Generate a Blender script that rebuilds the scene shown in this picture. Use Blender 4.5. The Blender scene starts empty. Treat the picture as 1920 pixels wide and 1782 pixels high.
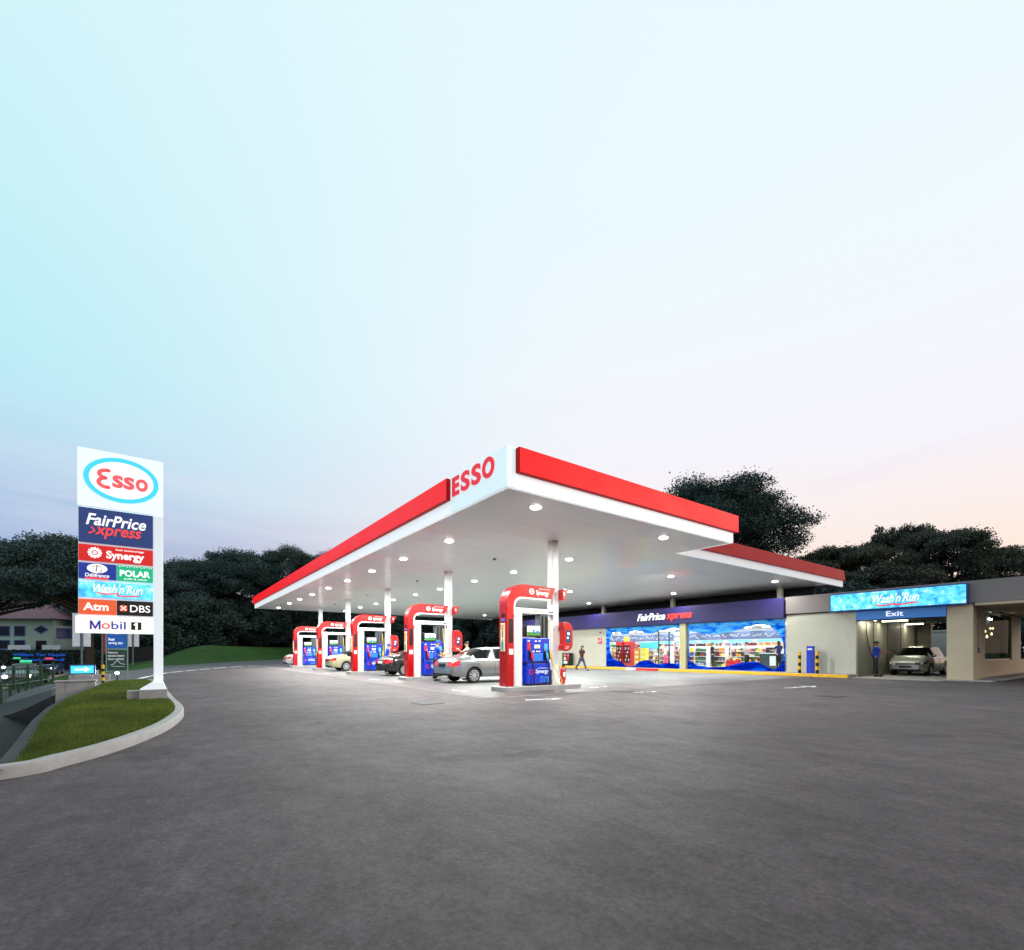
import bpy, bmesh, math, random
import numpy as np
from mathutils import Vector, Matrix
R = math.radians
C = bpy.context.scene.collection
sc = bpy.context.scene
rnd = random.Random(7)
nrng = np.random.default_rng(11)

# ------------------------------------------------------------------ camera, sky, sun, exposure
# world: X runs along the pump islands' length, Y along the long side of the canopy, camera above the origin
cam_d = bpy.data.cameras.new('camera'); cam = bpy.data.objects.new('camera', cam_d); C.objects.link(cam)
cam_d.sensor_width = 36; cam_d.lens = 36 * 897 / 1920
cam_d.shift_y = (1224 - 891) / 1920
cam_d.clip_start = .1; cam_d.clip_end = 6000
cam.location = (0, 0, 1.23); cam.rotation_euler = (R(90), 0, R(-36.1))
sc.camera = cam

def lin(c):
    c = c / 255
    return c / 12.92 if c <= .04045 else ((c + .055) / 1.055) ** 2.4
def S(r, g, b): return (lin(r), lin(g), lin(b), 1)

SUN_AZ = R(-36.1 - 6); SUN_EL = R(11)
world = bpy.data.worlds.new('World'); sc.world = world; world.use_nodes = True
wt = world.node_tree; wt.nodes.clear()
def wn(t): return wt.nodes.new(t)
w_out = wn('ShaderNodeOutputWorld'); w_bg = wn('ShaderNodeBackground'); w_add = wn('ShaderNodeAddShader')
w_bg2 = wn('ShaderNodeBackground'); w_sky = wn('ShaderNodeTexSky')
w_sky.sky_type = 'NISHITA'; w_sky.sun_disc = False; w_sky.sun_elevation = SUN_EL
w_sky.sun_rotation = math.pi / 2 - SUN_AZ
wt.links.new(w_sky.outputs[0], w_bg2.inputs[0]); w_bg2.inputs[1].default_value = .004
w_tc = wn('ShaderNodeTexCoord'); w_sep = wn('ShaderNodeSeparateXYZ')
wt.links.new(w_tc.outputs['Generated'], w_sep.inputs[0])
w_dot = wn('ShaderNodeVectorMath'); w_dot.operation = 'DOT_PRODUCT'
wt.links.new(w_tc.outputs['Generated'], w_dot.inputs[0]); w_dot.inputs[1].default_value = (.808, -.589, 0)
w_map = wn('ShaderNodeMapRange'); w_map.interpolation_type = 'SMOOTHSTEP'
w_map.inputs[1].default_value = -.95; w_map.inputs[2].default_value = .22
wt.links.new(w_dot.outputs['Value'], w_map.inputs[0])
w_noise = wn('ShaderNodeTexNoise'); w_noise.inputs['Scale'].default_value = 1.6; w_noise.inputs['Detail'].default_value = 5
w_mp = wn('ShaderNodeMapping'); w_mp.inputs['Scale'].default_value = (1, 1, 5)
wt.links.new(w_tc.outputs['Generated'], w_mp.inputs[0]); wt.links.new(w_mp.outputs[0], w_noise.inputs['Vector'])
w_ele = wn('ShaderNodeMath'); w_ele.operation = 'MULTIPLY_ADD'
wt.links.new(w_noise.outputs[0], w_ele.inputs[0]); w_ele.inputs[1].default_value = .14
w_sub = wn('ShaderNodeMath'); w_sub.operation = 'SUBTRACT'; wt.links.new(w_sep.outputs[2], w_sub.inputs[0]); w_sub.inputs[1].default_value = .07
wt.links.new(w_sub.outputs[0], w_ele.inputs[2])
def wramp(stops):
    n = wn('ShaderNodeValToRGB'); cr = n.color_ramp
    while len(cr.elements) < len(stops): cr.elements.new(.5)
    for e, (p, c) in zip(cr.elements, stops): e.position = p; e.color = S(*c)
    wt.links.new(w_ele.outputs[0], n.inputs[0]); return n
w_l = wramp([(0, (140, 150, 195)), (.12, (128, 150, 198)), (.2, (146, 178, 220)), (.27, (176, 216, 239)), (.43, (178, 235, 245)), (.68, (196, 241, 248)), (1, (214, 245, 251))])
w_r = wramp([(0, (250, 208, 182)), (.1, (254, 229, 212)), (.2, (252, 238, 233)), (.33, (246, 243, 250)), (.5, (242, 248, 253)), (.7, (234, 249, 254)), (1, (230, 249, 253))])
w_mix = wn('ShaderNodeMix'); w_mix.data_type = 'RGBA'
wt.links.new(w_map.outputs[0], w_mix.inputs[0]); wt.links.new(w_l.outputs[0], w_mix.inputs[6]); wt.links.new(w_r.outputs[0], w_mix.inputs[7])
# thin pinkish streaks low in the sky
w_cm = wn('ShaderNodeMapping'); w_cm.inputs['Scale'].default_value = (1, 1, 9); w_cm.inputs['Rotation'].default_value = (R(9), R(-6), 0); wt.links.new(w_tc.outputs['Generated'], w_cm.inputs[0])
w_cn = wn('ShaderNodeTexNoise'); w_cn.inputs['Scale'].default_value = 2.1; w_cn.inputs['Detail'].default_value = 7; w_cn.inputs['Distortion'].default_value = .6; wt.links.new(w_cm.outputs[0], w_cn.inputs['Vector'])
w_cr = wn('ShaderNodeMapRange'); w_cr.inputs[1].default_value = .5; w_cr.inputs[2].default_value = .74; w_cr.inputs[4].default_value = .3; w_cr.interpolation_type = 'SMOOTHSTEP'; wt.links.new(w_cn.outputs[0], w_cr.inputs[0])
w_ce = wn('ShaderNodeMapRange'); w_ce.inputs[1].default_value = .62; w_ce.inputs[2].default_value = .15; w_ce.interpolation_type = 'SMOOTHSTEP'; wt.links.new(w_sep.outputs[2], w_ce.inputs[0])
w_cx = wn('ShaderNodeMath'); w_cx.operation = 'MULTIPLY'; wt.links.new(w_cr.outputs[0], w_cx.inputs[0]); wt.links.new(w_ce.outputs[0], w_cx.inputs[1])
w_cc = wn('ShaderNodeMix'); w_cc.data_type = 'RGBA'; wt.links.new(w_cx.outputs[0], w_cc.inputs[0]); wt.links.new(w_mix.outputs[2], w_cc.inputs[6]); w_cc.inputs[7].default_value = S(236, 226, 242)
wt.links.new(w_cc.outputs[2], w_bg.inputs[0]); w_bg.inputs[1].default_value = 1.0
wt.links.new(w_bg.outputs[0], w_add.inputs[0]); wt.links.new(w_bg2.outputs[0], w_add.inputs[1])
wt.links.new(w_add.outputs[0], w_out.inputs[0])

sun_d = bpy.data.lights.new('sun', 'SUN'); sun_d.energy = .5; sun_d.angle = R(14); sun_d.color = (1, .82, .66)
sun = bpy.data.objects.new('sun', sun_d); C.objects.link(sun)
sd = Vector((math.cos(SUN_AZ) * math.cos(SUN_EL), math.sin(SUN_AZ) * math.cos(SUN_EL), math.sin(SUN_EL)))
sun.rotation_euler = sd.to_track_quat('Z', 'Y').to_euler(); sun.location = (20, -20, 30)

sc.view_settings.view_transform = 'Standard'; sc.view_settings.look = 'None'
sc.view_settings.exposure = 0; sc.view_settings.gamma = 1; sc.view_settings.use_curve_mapping = False
sc.render.engine = 'CYCLES'
try:
    sc.cycles.use_denoising = True; sc.cycles.use_light_tree = True
    sc.cycles.max_bounces = 8; sc.cycles.sample_clamp_indirect = 6; sc.cycles.caustics_reflective = False; sc.cycles.caustics_refractive = False
    sc.cycles.transparent_max_bounces = 16
except Exception: pass

# ------------------------------------------------------------------ helpers
class MB:
    """collects shapes; build() links them as one mesh object"""
    def __init__(s): s.v = []; s.f = []; s.mi = []; s.cur = 0
    def add(s, vs, fs):
        o = len(s.v); s.v += [tuple(p) for p in vs]
        for f in fs: s.f.append([o + i for i in f]); s.mi.append(s.cur)
        return s
    def box(s, x0, x1, y0, y1, z0, z1):
        v = [(x, y, z) for z in (z0, z1) for y in (y0, y1) for x in (x0, x1)]
        return s.add(v, [(0, 2, 3, 1), (4, 5, 7, 6), (0, 1, 5, 4), (2, 6, 7, 3), (0, 4, 6, 2), (1, 3, 7, 5)])
    def cyl(s, p0, p1, r0, r1=None, n=12, cap=True):
        r1 = r0 if r1 is None else r1
        p0 = Vector(p0); p1 = Vector(p1); d = (p1 - p0).normalized()
        a = d.orthogonal().normalized(); b = d.cross(a)
        v = []
        for p, r in ((p0, r0), (p1, r1)):
            for i in range(n):
                t = 2 * math.pi * i / n; v.append(p + a * (r * math.cos(t)) + b * (r * math.sin(t)))
        f = [(i, (i + 1) % n, n + (i + 1) % n, n + i) for i in range(n)]
        if cap: f += [tuple(range(n))[::-1], tuple(range(n, 2 * n))]
        return s.add(v, f)
    def tube(s, pts, rad, n=8):
        pts = [Vector(p) for p in pts]
        rs = rad if isinstance(rad, (list, tuple)) else [rad] * len(pts)
        a = None; v = []; m = len(pts)
        for k, p in enumerate(pts):
            d = (pts[min(k + 1, m - 1)] - pts[max(k - 1, 0)]).normalized()
            a = d.orthogonal().normalized() if a is None else (a - d * a.dot(d)).normalized()
            b = d.cross(a)
            for i in range(n):
                t = 2 * math.pi * i / n; v.append(p + a * (rs[k] * math.cos(t)) + b * (rs[k] * math.sin(t)))
        f = [(k * n + i, k * n + (i + 1) % n, (k + 1) * n + (i + 1) % n, (k + 1) * n + i) for k in range(m - 1) for i in range(n)]
        f += [tuple(range(n))[::-1], tuple(range((m - 1) * n, m * n))]
        return s.add(v, f)
    def prism(s, poly, fn, a, b):
        """poly: list of 2D points; fn(u, w, t) -> 3D; extruded from t=a to t=b"""
        n = len(poly)
        v = [fn(u, w, a) for u, w in poly] + [fn(u, w, b) for u, w in poly]
        f = [tuple(range(n))[::-1], tuple(range(n, 2 * n))] + [(i, (i + 1) % n, n + (i + 1) % n, n + i) for i in range(n)]
        return s.add(v, f)
    def lathe(s, prof, c, axis='z', n=20):
        v = []; m = len(prof)
        for r, h in prof:
            for i in range(n):
                t = 2 * math.pi * i / n; p, q = r * math.cos(t), r * math.sin(t)
                v.append({'z': (c[0] + p, c[1] + q, c[2] + h), 'y': (c[0] + p, c[1] + h, c[2] + q), 'x': (c[0] + h, c[1] + p, c[2] + q)}[axis])
        f = [(k * n + i, k * n + (i + 1) % n, (k + 1) * n + (i + 1) % n, (k + 1) * n + i) for k in range(m - 1) for i in range(n)]
        return s.add(v, f)
    def ell(s, c, r, n=12, m=8, z0=-1.0):
        t0 = math.asin(z0)
        return s.add([(c[0] + r[0] * math.cos(t) * math.cos(p), c[1] + r[1] * math.cos(t) * math.sin(p), c[2] + r[2] * math.sin(t))
                      for t in [t0 + (math.pi / 2 - t0) * k / m for k in range(m + 1)] for p in [2 * math.pi * i / n for i in range(n)]],
                     [(k * n + i, k * n + (i + 1) % n, (k + 1) * n + (i + 1) % n, (k + 1) * n + i) for k in range(m) for i in range(n)])
    def stroke(s, pts, w, fn, t, th=.004, n=5):
        """ribbon with round ends along 2D points, drawn on a plane"""
        pts = [Vector((p[0], p[1])) for p in pts]
        L, Rr = [], []
        for k, p in enumerate(pts):
            d = (pts[min(k + 1, len(pts) - 1)] - pts[max(k - 1, 0)]).normalized(); q = Vector((-d.y, d.x)) * (w / 2)
            L.append(p + q); Rr.append(p - q)
        for k in range(len(pts) - 1):
            s.prism([tuple(Rr[k]), tuple(Rr[k + 1]), tuple(L[k + 1]), tuple(L[k])], fn, t, t + th)
        for p in (pts[0], pts[-1]):
            s.prism([(p.x + w / 2 * math.cos(2 * math.pi * i / 10), p.y + w / 2 * math.sin(2 * math.pi * i / 10)) for i in range(10)], fn, t, t + th * 1.1)
        return s
    def mesh(s, name, mats, bevel=0, smooth=False, seg=2, weld=False):
        me = bpy.data.meshes.new(name); me.from_pydata(s.v, [], s.f)
        if len(set(s.mi)) > 1: me.polygons.foreach_set('material_index', s.mi)
        bm = bmesh.new(); bm.from_mesh(me)
        if weld: bmesh.ops.remove_doubles(bm, verts=bm.verts, dist=1e-4)
        bmesh.ops.recalc_face_normals(bm, faces=bm.faces)
        if bevel:
            es = [e for e in bm.edges if len(e.link_faces) == 2 and e.calc_face_angle(0) > .6]
            bmesh.ops.bevel(bm, geom=es, offset=bevel, segments=seg, affect='EDGES', profile=.5, clamp_overlap=True)
        if smooth:
            for f in bm.faces: f.smooth = True
            for e in bm.edges:
                if len(e.link_faces) == 2 and e.calc_face_angle(0) > .7: e.smooth = False
        bm.to_mesh(me); bm.free()
        for m in (mats if isinstance(mats, (list, tuple)) else [mats]): me.materials.append(m)
        return me
    def build(s, name, mats, parent=None, bevel=0, smooth=False, seg=2, weld=False, kind=None, label=None):
        return link(name, s.mesh(name, mats, bevel, smooth, seg, weld), parent, kind, label)

def link(name, me, parent=None, kind=None, label=None):
    o = bpy.data.objects.new(name, me); C.objects.link(o)
    if parent is not None: o.parent = parent
    if kind: o['kind'] = kind
    if label: o['label'] = label
    return o
def tag(o, label, cat, group=None):
    o['label'] = label; o['category'] = cat
    if group: o['group'] = group
    return o
def thing(name, label, cat, loc=(0, 0, 0), rz=0, group=None):
    o = bpy.data.objects.new(name, None); C.objects.link(o); o.location = loc; o.rotation_euler = (0, 0, rz)
    o.empty_display_size = .2
    return tag(o, label, cat, group)
def copy_tree(o, parent=None):
    c = o.copy(); C.objects.link(c)
    if parent is not None: c.parent = parent
    for ch in list(o.children): copy_tree(ch, c)
    return c
def dup(o, label, loc=None, rz=None):
    c = copy_tree(o); c['label'] = label
    if loc is not None: c.location = loc
    if rz is not None: c.rotation_euler = (0, 0, rz)
    return c
FX = lambda u, w, t: (u, t, w)          # plane facing -Y: u = +X, w = Z, t = Y
FU = lambda u, w, t: (t, -u, w)         # plane facing -X: u = -Y, w = Z, t = X
ZF = lambda u, w, t: (u, w, t)          # horizontal plane
def rrect(x0, x1, y0, y1, r, n=5):
    out = []
    for cx, cy, a in ((x1 - r, y0 + r, -90), (x1 - r, y1 - r, 0), (x0 + r, y1 - r, 90), (x0 + r, y0 + r, 180)):
        out += [(cx + r * math.cos(R(a + 90 * i / n)), cy + r * math.sin(R(a + 90 * i / n))) for i in range(n + 1)]
    return out
def ellipse(cx, cy, rx, ry, n=32): return [(cx + rx * math.cos(2 * math.pi * i / n), cy + ry * math.sin(2 * math.pi * i / n)) for i in range(n)]
def ring(mb, cx, cy, rx, ry, w, fn, a, b, n=36):
    for i in range(n):
        t0, t1 = 2 * math.pi * i / n, 2 * math.pi * (i + 1) / n
        q = [(cx + (rx - k) * math.cos(t), cy + (ry - k) * math.sin(t)) for t, k in ((t0, 0), (t1, 0), (t1, w), (t0, w))]
        mb.prism(q, fn, a, b)
_tc = {}
def text(name, body, mat, parent, c, fn, h, w=None, th=.01, bold=0., shear=0., label=None):
    """flat lettering, bounding box h high and w wide, centred on c=(u, w, t) of plane fn, rising towards the viewer"""
    key = (body, bold, shear)
    if key not in _tc:
        cu = bpy.data.curves.new('lettering', 'FONT'); cu.body = body; cu.size = 1; cu.offset = bold; cu.shear = shear; cu.resolution_u = 4
        ob = bpy.data.objects.new('lettering', cu); C.objects.link(ob)
        dg = bpy.context.evaluated_depsgraph_get()
        me = bpy.data.meshes.new_from_object(ob.evaluated_get(dg))
        co = np.array([v.co[:2] for v in me.vertices]); fs = [tuple(p.vertices) for p in me.polygons]
        bpy.data.objects.remove(ob); bpy.data.curves.remove(cu); bpy.data.meshes.remove(me)
        lo, hi = co.min(0), co.max(0); co = (co - (lo + hi) / 2) / (hi - lo)
        _tc[key] = (co, fs, float((hi - lo)[0] / (hi - lo)[1]))
    co, fs, asp = _tc[key]
    if w is None: w = h * asp
    mb = MB(); n = len(co)
    p = [(c[0] + x * w, c[1] + y * h) for x, y in co]
    edges = {}
    for f in fs:
        for i in range(len(f)):
            a, b = f[i], f[(i + 1) % len(f)]; edges[(a, b)] = 1
    vs = [fn(u, q, c[2] - th) for u, q in p] + [fn(u, q, c[2]) for u, q in p]
    faces = [tuple(f) for f in fs] + [(a, b, n + b, n + a) for (a, b) in edges if (b, a) not in edges]
    mb.add(vs, faces)
    return mb.build(name, mat, parent, label=label)

# ------------------------------------------------------------------ materials
def M(name, col, rough=.5, metal=0., emit=0., ecol=None, var=0., scale=6., bump=0., bscale=40., coat=0., spec=.5, var2=None, stretch=None, trans=0.):
    m = bpy.data.materials.new(name); m.use_nodes = True; nt = m.node_tree; b = nt.nodes['Principled BSDF']
    b.inputs['Base Color'].default_value = col; b.inputs['Roughness'].default_value = rough; b.inputs['Metallic'].default_value = metal
    b.inputs['Specular IOR Level'].default_value = spec; b.inputs['Coat Weight'].default_value = coat; b.inputs['Coat Roughness'].default_value = .06
    if emit: b.inputs['Emission Color'].default_value = ecol or col; b.inputs['Emission Strength'].default_value = emit
    tc = nt.nodes.new('ShaderNodeTexCoord'); src = tc.outputs['Object']
    if stretch:
        mp = nt.nodes.new('ShaderNodeMapping'); mp.inputs['Scale'].default_value = stretch; nt.links.new(src, mp.inputs[0]); src = mp.outputs[0]
    if var or var2:
        n = nt.nodes.new('ShaderNodeTexNoise'); n.inputs['Scale'].default_value = scale; n.inputs['Detail'].default_value = 6; n.inputs['Roughness'].default_value = .62
        nt.links.new(src, n.inputs['Vector'])
        cr = nt.nodes.new('ShaderNodeValToRGB'); cr.color_ramp.elements[0].position = .3; cr.color_ramp.elements[1].position = .7
        if var2: a, c2 = col, var2
        else:
            a = tuple(max(0, x * (1 - var)) for x in col[:3]) + (1,); c2 = tuple(min(1, x * (1 + var)) for x in col[:3]) + (1,)
        cr.color_ramp.elements[0].color = a; cr.color_ramp.elements[1].color = c2
        nt.links.new(n.outputs[0], cr.inputs[0]); nt.links.new(cr.outputs[0], b.inputs['Base Color'])
        if emit and ecol is None: nt.links.new(cr.outputs[0], b.inputs['Emission Color'])
        if rough > .2:
            mr = nt.nodes.new('ShaderNodeMapRange'); mr.inputs[3].default_value = max(.05, rough - .12); mr.inputs[4].default_value = min(1, rough + .12)
            nt.links.new(n.outputs[0], mr.inputs[0]); nt.links.new(mr.outputs[0], b.inputs['Roughness'])
    if bump:
        n2 = nt.nodes.new('ShaderNodeTexNoise'); n2.inputs['Scale'].default_value = bscale; n2.inputs['Detail'].default_value = 4
        nt.links.new(src, n2.inputs['Vector'])
        bp = nt.nodes.new('ShaderNodeBump'); bp.inputs['Strength'].default_value = bump; bp.inputs['Distance'].default_value = .02
        nt.links.new(n2.outputs[0], bp.inputs['Height']); nt.links.new(bp.outputs[0], b.inputs['Normal'])
    return m
def glass_mat(name, tint, refl=.12, rough=.02, fres=.9):
    m = bpy.data.materials.new(name); m.use_nodes = True; nt = m.node_tree; nt.nodes.clear()
    o = nt.nodes.new('ShaderNodeOutputMaterial'); t = nt.nodes.new('ShaderNodeBsdfTransparent'); g = nt.nodes.new('ShaderNodeBsdfGlossy')
    t.inputs[0].default_value = tint; g.inputs['Roughness'].default_value = rough
    fr = nt.nodes.new('ShaderNodeFresnel'); fr.inputs[0].default_value = 1.5
    ad = nt.nodes.new('ShaderNodeMath'); ad.operation = 'MULTIPLY_ADD'; ad.inputs[1].default_value = fres; ad.inputs[2].default_value = refl
    nt.links.new(fr.outputs[0], ad.inputs[0])
    ge = nt.nodes.new('ShaderNodeNewGeometry'); inv = nt.nodes.new('ShaderNodeMath'); inv.operation = 'SUBTRACT'; inv.inputs[0].default_value = 1; nt.links.new(ge.outputs['Backfacing'], inv.inputs[1])
    fm = nt.nodes.new('ShaderNodeMath'); fm.operation = 'MULTIPLY'; nt.links.new(ad.outputs[0], fm.inputs[0]); nt.links.new(inv.outputs[0], fm.inputs[1])
    mx = nt.nodes.new('ShaderNodeMixShader'); nt.links.new(fm.outputs[0], mx.inputs[0]); nt.links.new(t.outputs[0], mx.inputs[1]); nt.links.new(g.outputs[0], mx.inputs[2])
    nt.links.new(mx.outputs[0], o.inputs[0]); return m

white = M('white_paint', S(228, 229, 228), .35, var=.04, scale=3)
soffit_m = M('soffit_panel', (.90, .955, .95, 1), .4, var=.008, scale=.5, spec=.6, coat=.25)
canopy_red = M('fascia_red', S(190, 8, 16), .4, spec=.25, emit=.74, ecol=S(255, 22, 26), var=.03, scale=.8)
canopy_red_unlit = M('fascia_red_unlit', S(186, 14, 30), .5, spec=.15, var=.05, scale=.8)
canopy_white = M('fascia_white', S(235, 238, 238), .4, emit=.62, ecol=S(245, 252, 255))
canopy_white_dim = M('fascia_white_dim_glow', S(236, 240, 242), .4, emit=.22, ecol=S(215, 235, 255))  # weak glow added to the white band on the unlit side
esso_face = M('sign_face_white', S(235, 240, 240), .3, emit=.55, ecol=S(225, 246, 252))
letter_red = M('letter_red', S(200, 12, 30), .4, emit=.72, ecol=S(230, 20, 44))
pump_red = M('pump_red', S(176, 6, 12), .25, coat=.35, var=.05, scale=3)
pump_red_dark = M('terminal_red', S(186, 8, 12), .3, coat=.3)
pump_blue = M('pump_blue', S(18, 52, 190), .25, coat=.5, var=.1, scale=4)
pump_blue_light = M('pump_blue_light', S(46, 120, 225), .3, coat=.3)
pump_white = M('pump_white', S(236, 236, 240), .3, coat=.3)
black_plastic = M('black_plastic', S(20, 20, 24), .3, var=.1)
grey_plastic = M('grey_plastic', S(92, 96, 98), .45, var=.08)
steel = M('steel', S(150, 152, 156), .3, metal=.9)
screen = M('screen', S(20, 40, 70), .1, emit=.35, ecol=S(60, 120, 170), coat=.5)
yellow = M('yellow_paint', S(236, 180, 18), .5, var=.12, scale=4)
rubber = M('tyre_rubber', S(22, 22, 24), .8)
rim_m = M('alloy_rim', S(205, 206, 210), .28, metal=.75)
hose_black = M('hose_black', S(18, 18, 20), .5)
hose_yellow = M('hose_yellow', S(225, 195, 95), .5)
red_paint = M('red_paint', S(196, 24, 30), .35, coat=.3)
orange_m = M('orange_board', S(240, 150, 50), .5, var=.08)
yellow_board = M('yellow_board', S(250, 222, 60), .5, var=.05)
teal_board = M('teal_board', S(70, 215, 222), .5, var=.08)
kerb_m = M('kerb_concrete', S(154, 151, 150), .75, var=.14, scale=5, bump=.25, bscale=30)
concrete_m = M('concrete', S(150, 147, 146), .8, var=.18, scale=4, bump=.3, bscale=25)
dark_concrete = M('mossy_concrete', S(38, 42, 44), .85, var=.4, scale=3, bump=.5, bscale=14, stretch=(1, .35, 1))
beige = M('beige_render', S(190, 187, 172), .7, var=.05, scale=1.3, bump=.08, bscale=90)
tan = M('tan_render', S(196, 178, 152), .7, var=.06, scale=1.3, bump=.08, bscale=90)
grey_beige = M('grey_beige_render', S(136, 126, 124), .7, var=.05, scale=1.2, bump=.08, bscale=90)
pillar_m = M('pillar_render', S(190, 182, 138), .6, var=.05)
purple = M('purple_fascia', S(36, 27, 94), .5, var=.06, scale=1)
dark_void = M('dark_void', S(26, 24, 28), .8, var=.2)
bay_wall = M('bay_wall', S(128, 127, 116), .5, var=.2, scale=2, bump=.15, bscale=12)
blue_sign = M('blue_sign', S(50, 124, 205), .4, emit=.12, ecol=S(50, 124, 205))
white_letter = M('white_letter', S(240, 242, 245), .4, emit=.75, ecol=S(245, 248, 255))
white_print = M('white_print', S(238, 240, 240), .45)
red_letter = M('red_letter_lit', S(235, 50, 42), .4, emit=.8, ecol=S(240, 48, 40))
interior_white = M('interior_white', S(236, 236, 232), .5, var=.03)
interior_floor = M('shop_floor', S(215, 215, 212), .2, var=.06)
lamp_white = M('lamp_lens', S(255, 255, 250), .3, emit=11., ecol=(1, .99, .95, 1))
ceiling_panel = M('ceiling_panel_light', S(255, 255, 255), .4, emit=19., ecol=(1, 1, 1, 1))
frieze_m = M('frieze_blue', S(96, 112, 150), .5, var=.12, scale=1)
dark_green = M('counter_green', S(44, 62, 62), .4, var=.1)
navy_m = M('navy_panel', S(40, 36, 84), .4, var=.1)
house_wall = M('house_wall', S(158, 176, 168), .8, var=.08, scale=1)
house_roof = M('house_roof', S(112, 80, 92), .8, var=.18, scale=2, bump=.4, bscale=8)
blue_frame = M('blue_frame', S(34, 74, 150), .5)
dark_glass = M('dark_glass', S(14, 20, 26), .12, spec=.25)
blue_glass = M('blue_glass', S(22, 54, 110), .08, spec=.6)
bark = M('bark', S(58, 50, 44), .9, var=.3, scale=5, bump=.6, bscale=10)
rail_green = M('railing_green', S(28, 62, 46), .45, var=.1)
timber_dark = M('dark_timber', S(54, 54, 58), .8, var=.3, scale=4, bump=.3, stretch=(1, 1, .2))
hedge_m = None
def leaf_mat(name, a, b, sc_=.35):
    m = bpy.data.materials.new(name); m.use_nodes = True; nt = m.node_tree; p = nt.nodes['Principled BSDF']
    tc = nt.nodes.new('ShaderNodeTexCoord'); n = nt.nodes.new('ShaderNodeTexNoise'); n.inputs['Scale'].default_value = sc_; n.inputs['Detail'].default_value = 8; n.inputs['Roughness'].default_value = .7
    nt.links.new(tc.outputs['Object'], n.inputs['Vector'])
    cr = nt.nodes.new('ShaderNodeValToRGB'); cr.color_ramp.elements[0].position = .35; cr.color_ramp.elements[1].position = .68
    cr.color_ramp.elements[0].color = a; cr.color_ramp.elements[1].color = b
    nt.links.new(n.outputs[0], cr.inputs[0]); nt.links.new(cr.outputs[0], p.inputs['Base Color'])
    p.inputs['Roughness'].default_value = .7; p.inputs['Specular IOR Level'].default_value = .15
    return m
leaf_teal = leaf_mat('leaf_bluish', (.036, .072, .07, 1), (.068, .116, .11, 1))
leaf_dark = leaf_mat('leaf_dark', (.028, .054, .048, 1), (.06, .098, .085, 1))
leaf_warm = leaf_mat('leaf_olive', (.045, .055, .04, 1), (.1, .105, .08, 1))
def splash(name, strength):
    m = bpy.data.materials.new(name); m.use_nodes = True; nt = m.node_tree; p = nt.nodes['Principled BSDF']
    tc = nt.nodes.new('ShaderNodeTexCoord'); n = nt.nodes.new('ShaderNodeTexNoise'); n.inputs['Scale'].default_value = 3.2; n.inputs['Detail'].default_value = 9; n.inputs['Roughness'].default_value = .75
    nt.links.new(tc.outputs['Object'], n.inputs['Vector'])
    cr = nt.nodes.new('ShaderNodeValToRGB'); e = cr.color_ramp.elements
    e[0].position = .34; e[0].color = S(24, 120, 210); e[1].position = .47; e[1].color = S(70, 200, 244)
    for pos, c in ((.56, (120, 228, 252)), (.66, (240, 252, 255))):
        q = e.new(pos); q.color = S(*c)
    nt.links.new(n.outputs[0], cr.inputs[0]); nt.links.new(cr.outputs[0], p.inputs['Base Color']); nt.links.new(cr.outputs[0], p.inputs['Emission Color'])
    p.inputs['Emission Strength'].default_value = strength; p.inputs['Roughness'].default_value = .3
    return m
splash_m = splash('water_splash_panel', .75)
def film():
    m = bpy.data.materials.new('window_film'); m.use_nodes = True; nt = m.node_tree; nt.nodes.clear()
    o = nt.nodes.new('ShaderNodeOutputMaterial'); d = nt.nodes.new('ShaderNodeBsdfDiffuse'); t = nt.nodes.new('ShaderNodeBsdfTranslucent'); mx = nt.nodes.new('ShaderNodeMixShader')
    tc = nt.nodes.new('ShaderNodeTexCoord'); mp = nt.nodes.new('ShaderNodeMapping'); mp.inputs['Scale'].default_value = (1, .9, 4.5)
    n = nt.nodes.new('ShaderNodeTexNoise'); n.inputs['Scale'].default_value = 1.3; n.inputs['Detail'].default_value = 5; n.inputs['Distortion'].default_value = .8
    nt.links.new(tc.outputs['Object'], mp.inputs[0]); nt.links.new(mp.outputs[0], n.inputs['Vector'])
    sx = nt.nodes.new('ShaderNodeSeparateXYZ'); nt.links.new(tc.outputs['Object'], sx.inputs[0])
    # the print itself runs from deep blue at the foot to rippled sea blue at the head
    ma = nt.nodes.new('ShaderNodeMapRange'); ma.inputs[1].default_value = .3; ma.inputs[2].default_value = 3.0; ma.inputs[3].default_value = -.12; ma.inputs[4].default_value = .19
    nt.links.new(sx.outputs[2], ma.inputs[0])
    ad = nt.nodes.new('ShaderNodeMath'); nt.links.new(n.outputs[0], ad.inputs[0]); nt.links.new(ma.outputs[0], ad.inputs[1])
    cr = nt.nodes.new('ShaderNodeValToRGB'); e = cr.color_ramp.elements
    e[0].position = .36; e[0].color = S(8, 40, 176); e[1].position = .5; e[1].color = S(10, 92, 240)
    for pos, c in ((.6, (30, 150, 255)), (.72, (120, 215, 255))):
        q = e.new(pos); q.color = S(*c)
    nt.links.new(ad.outputs[0], cr.inputs[0]); nt.links.new(cr.outputs[0], d.inputs[0]); nt.links.new(cr.outputs[0], t.inputs[0])
    mx.inputs[0].default_value = .5; nt.links.new(d.outputs[0], mx.inputs[1]); nt.links.new(t.outputs[0], mx.inputs[2]); nt.links.new(mx.outputs[0], o.inputs[0])
    return m
film_m = film()
shop_glass = glass_mat('shop_glass', (.93, .96, .96, 1), .02)
office_glass = glass_mat('office_glass', (.8, .86, .84, 1), .01, .02, .12)
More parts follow.
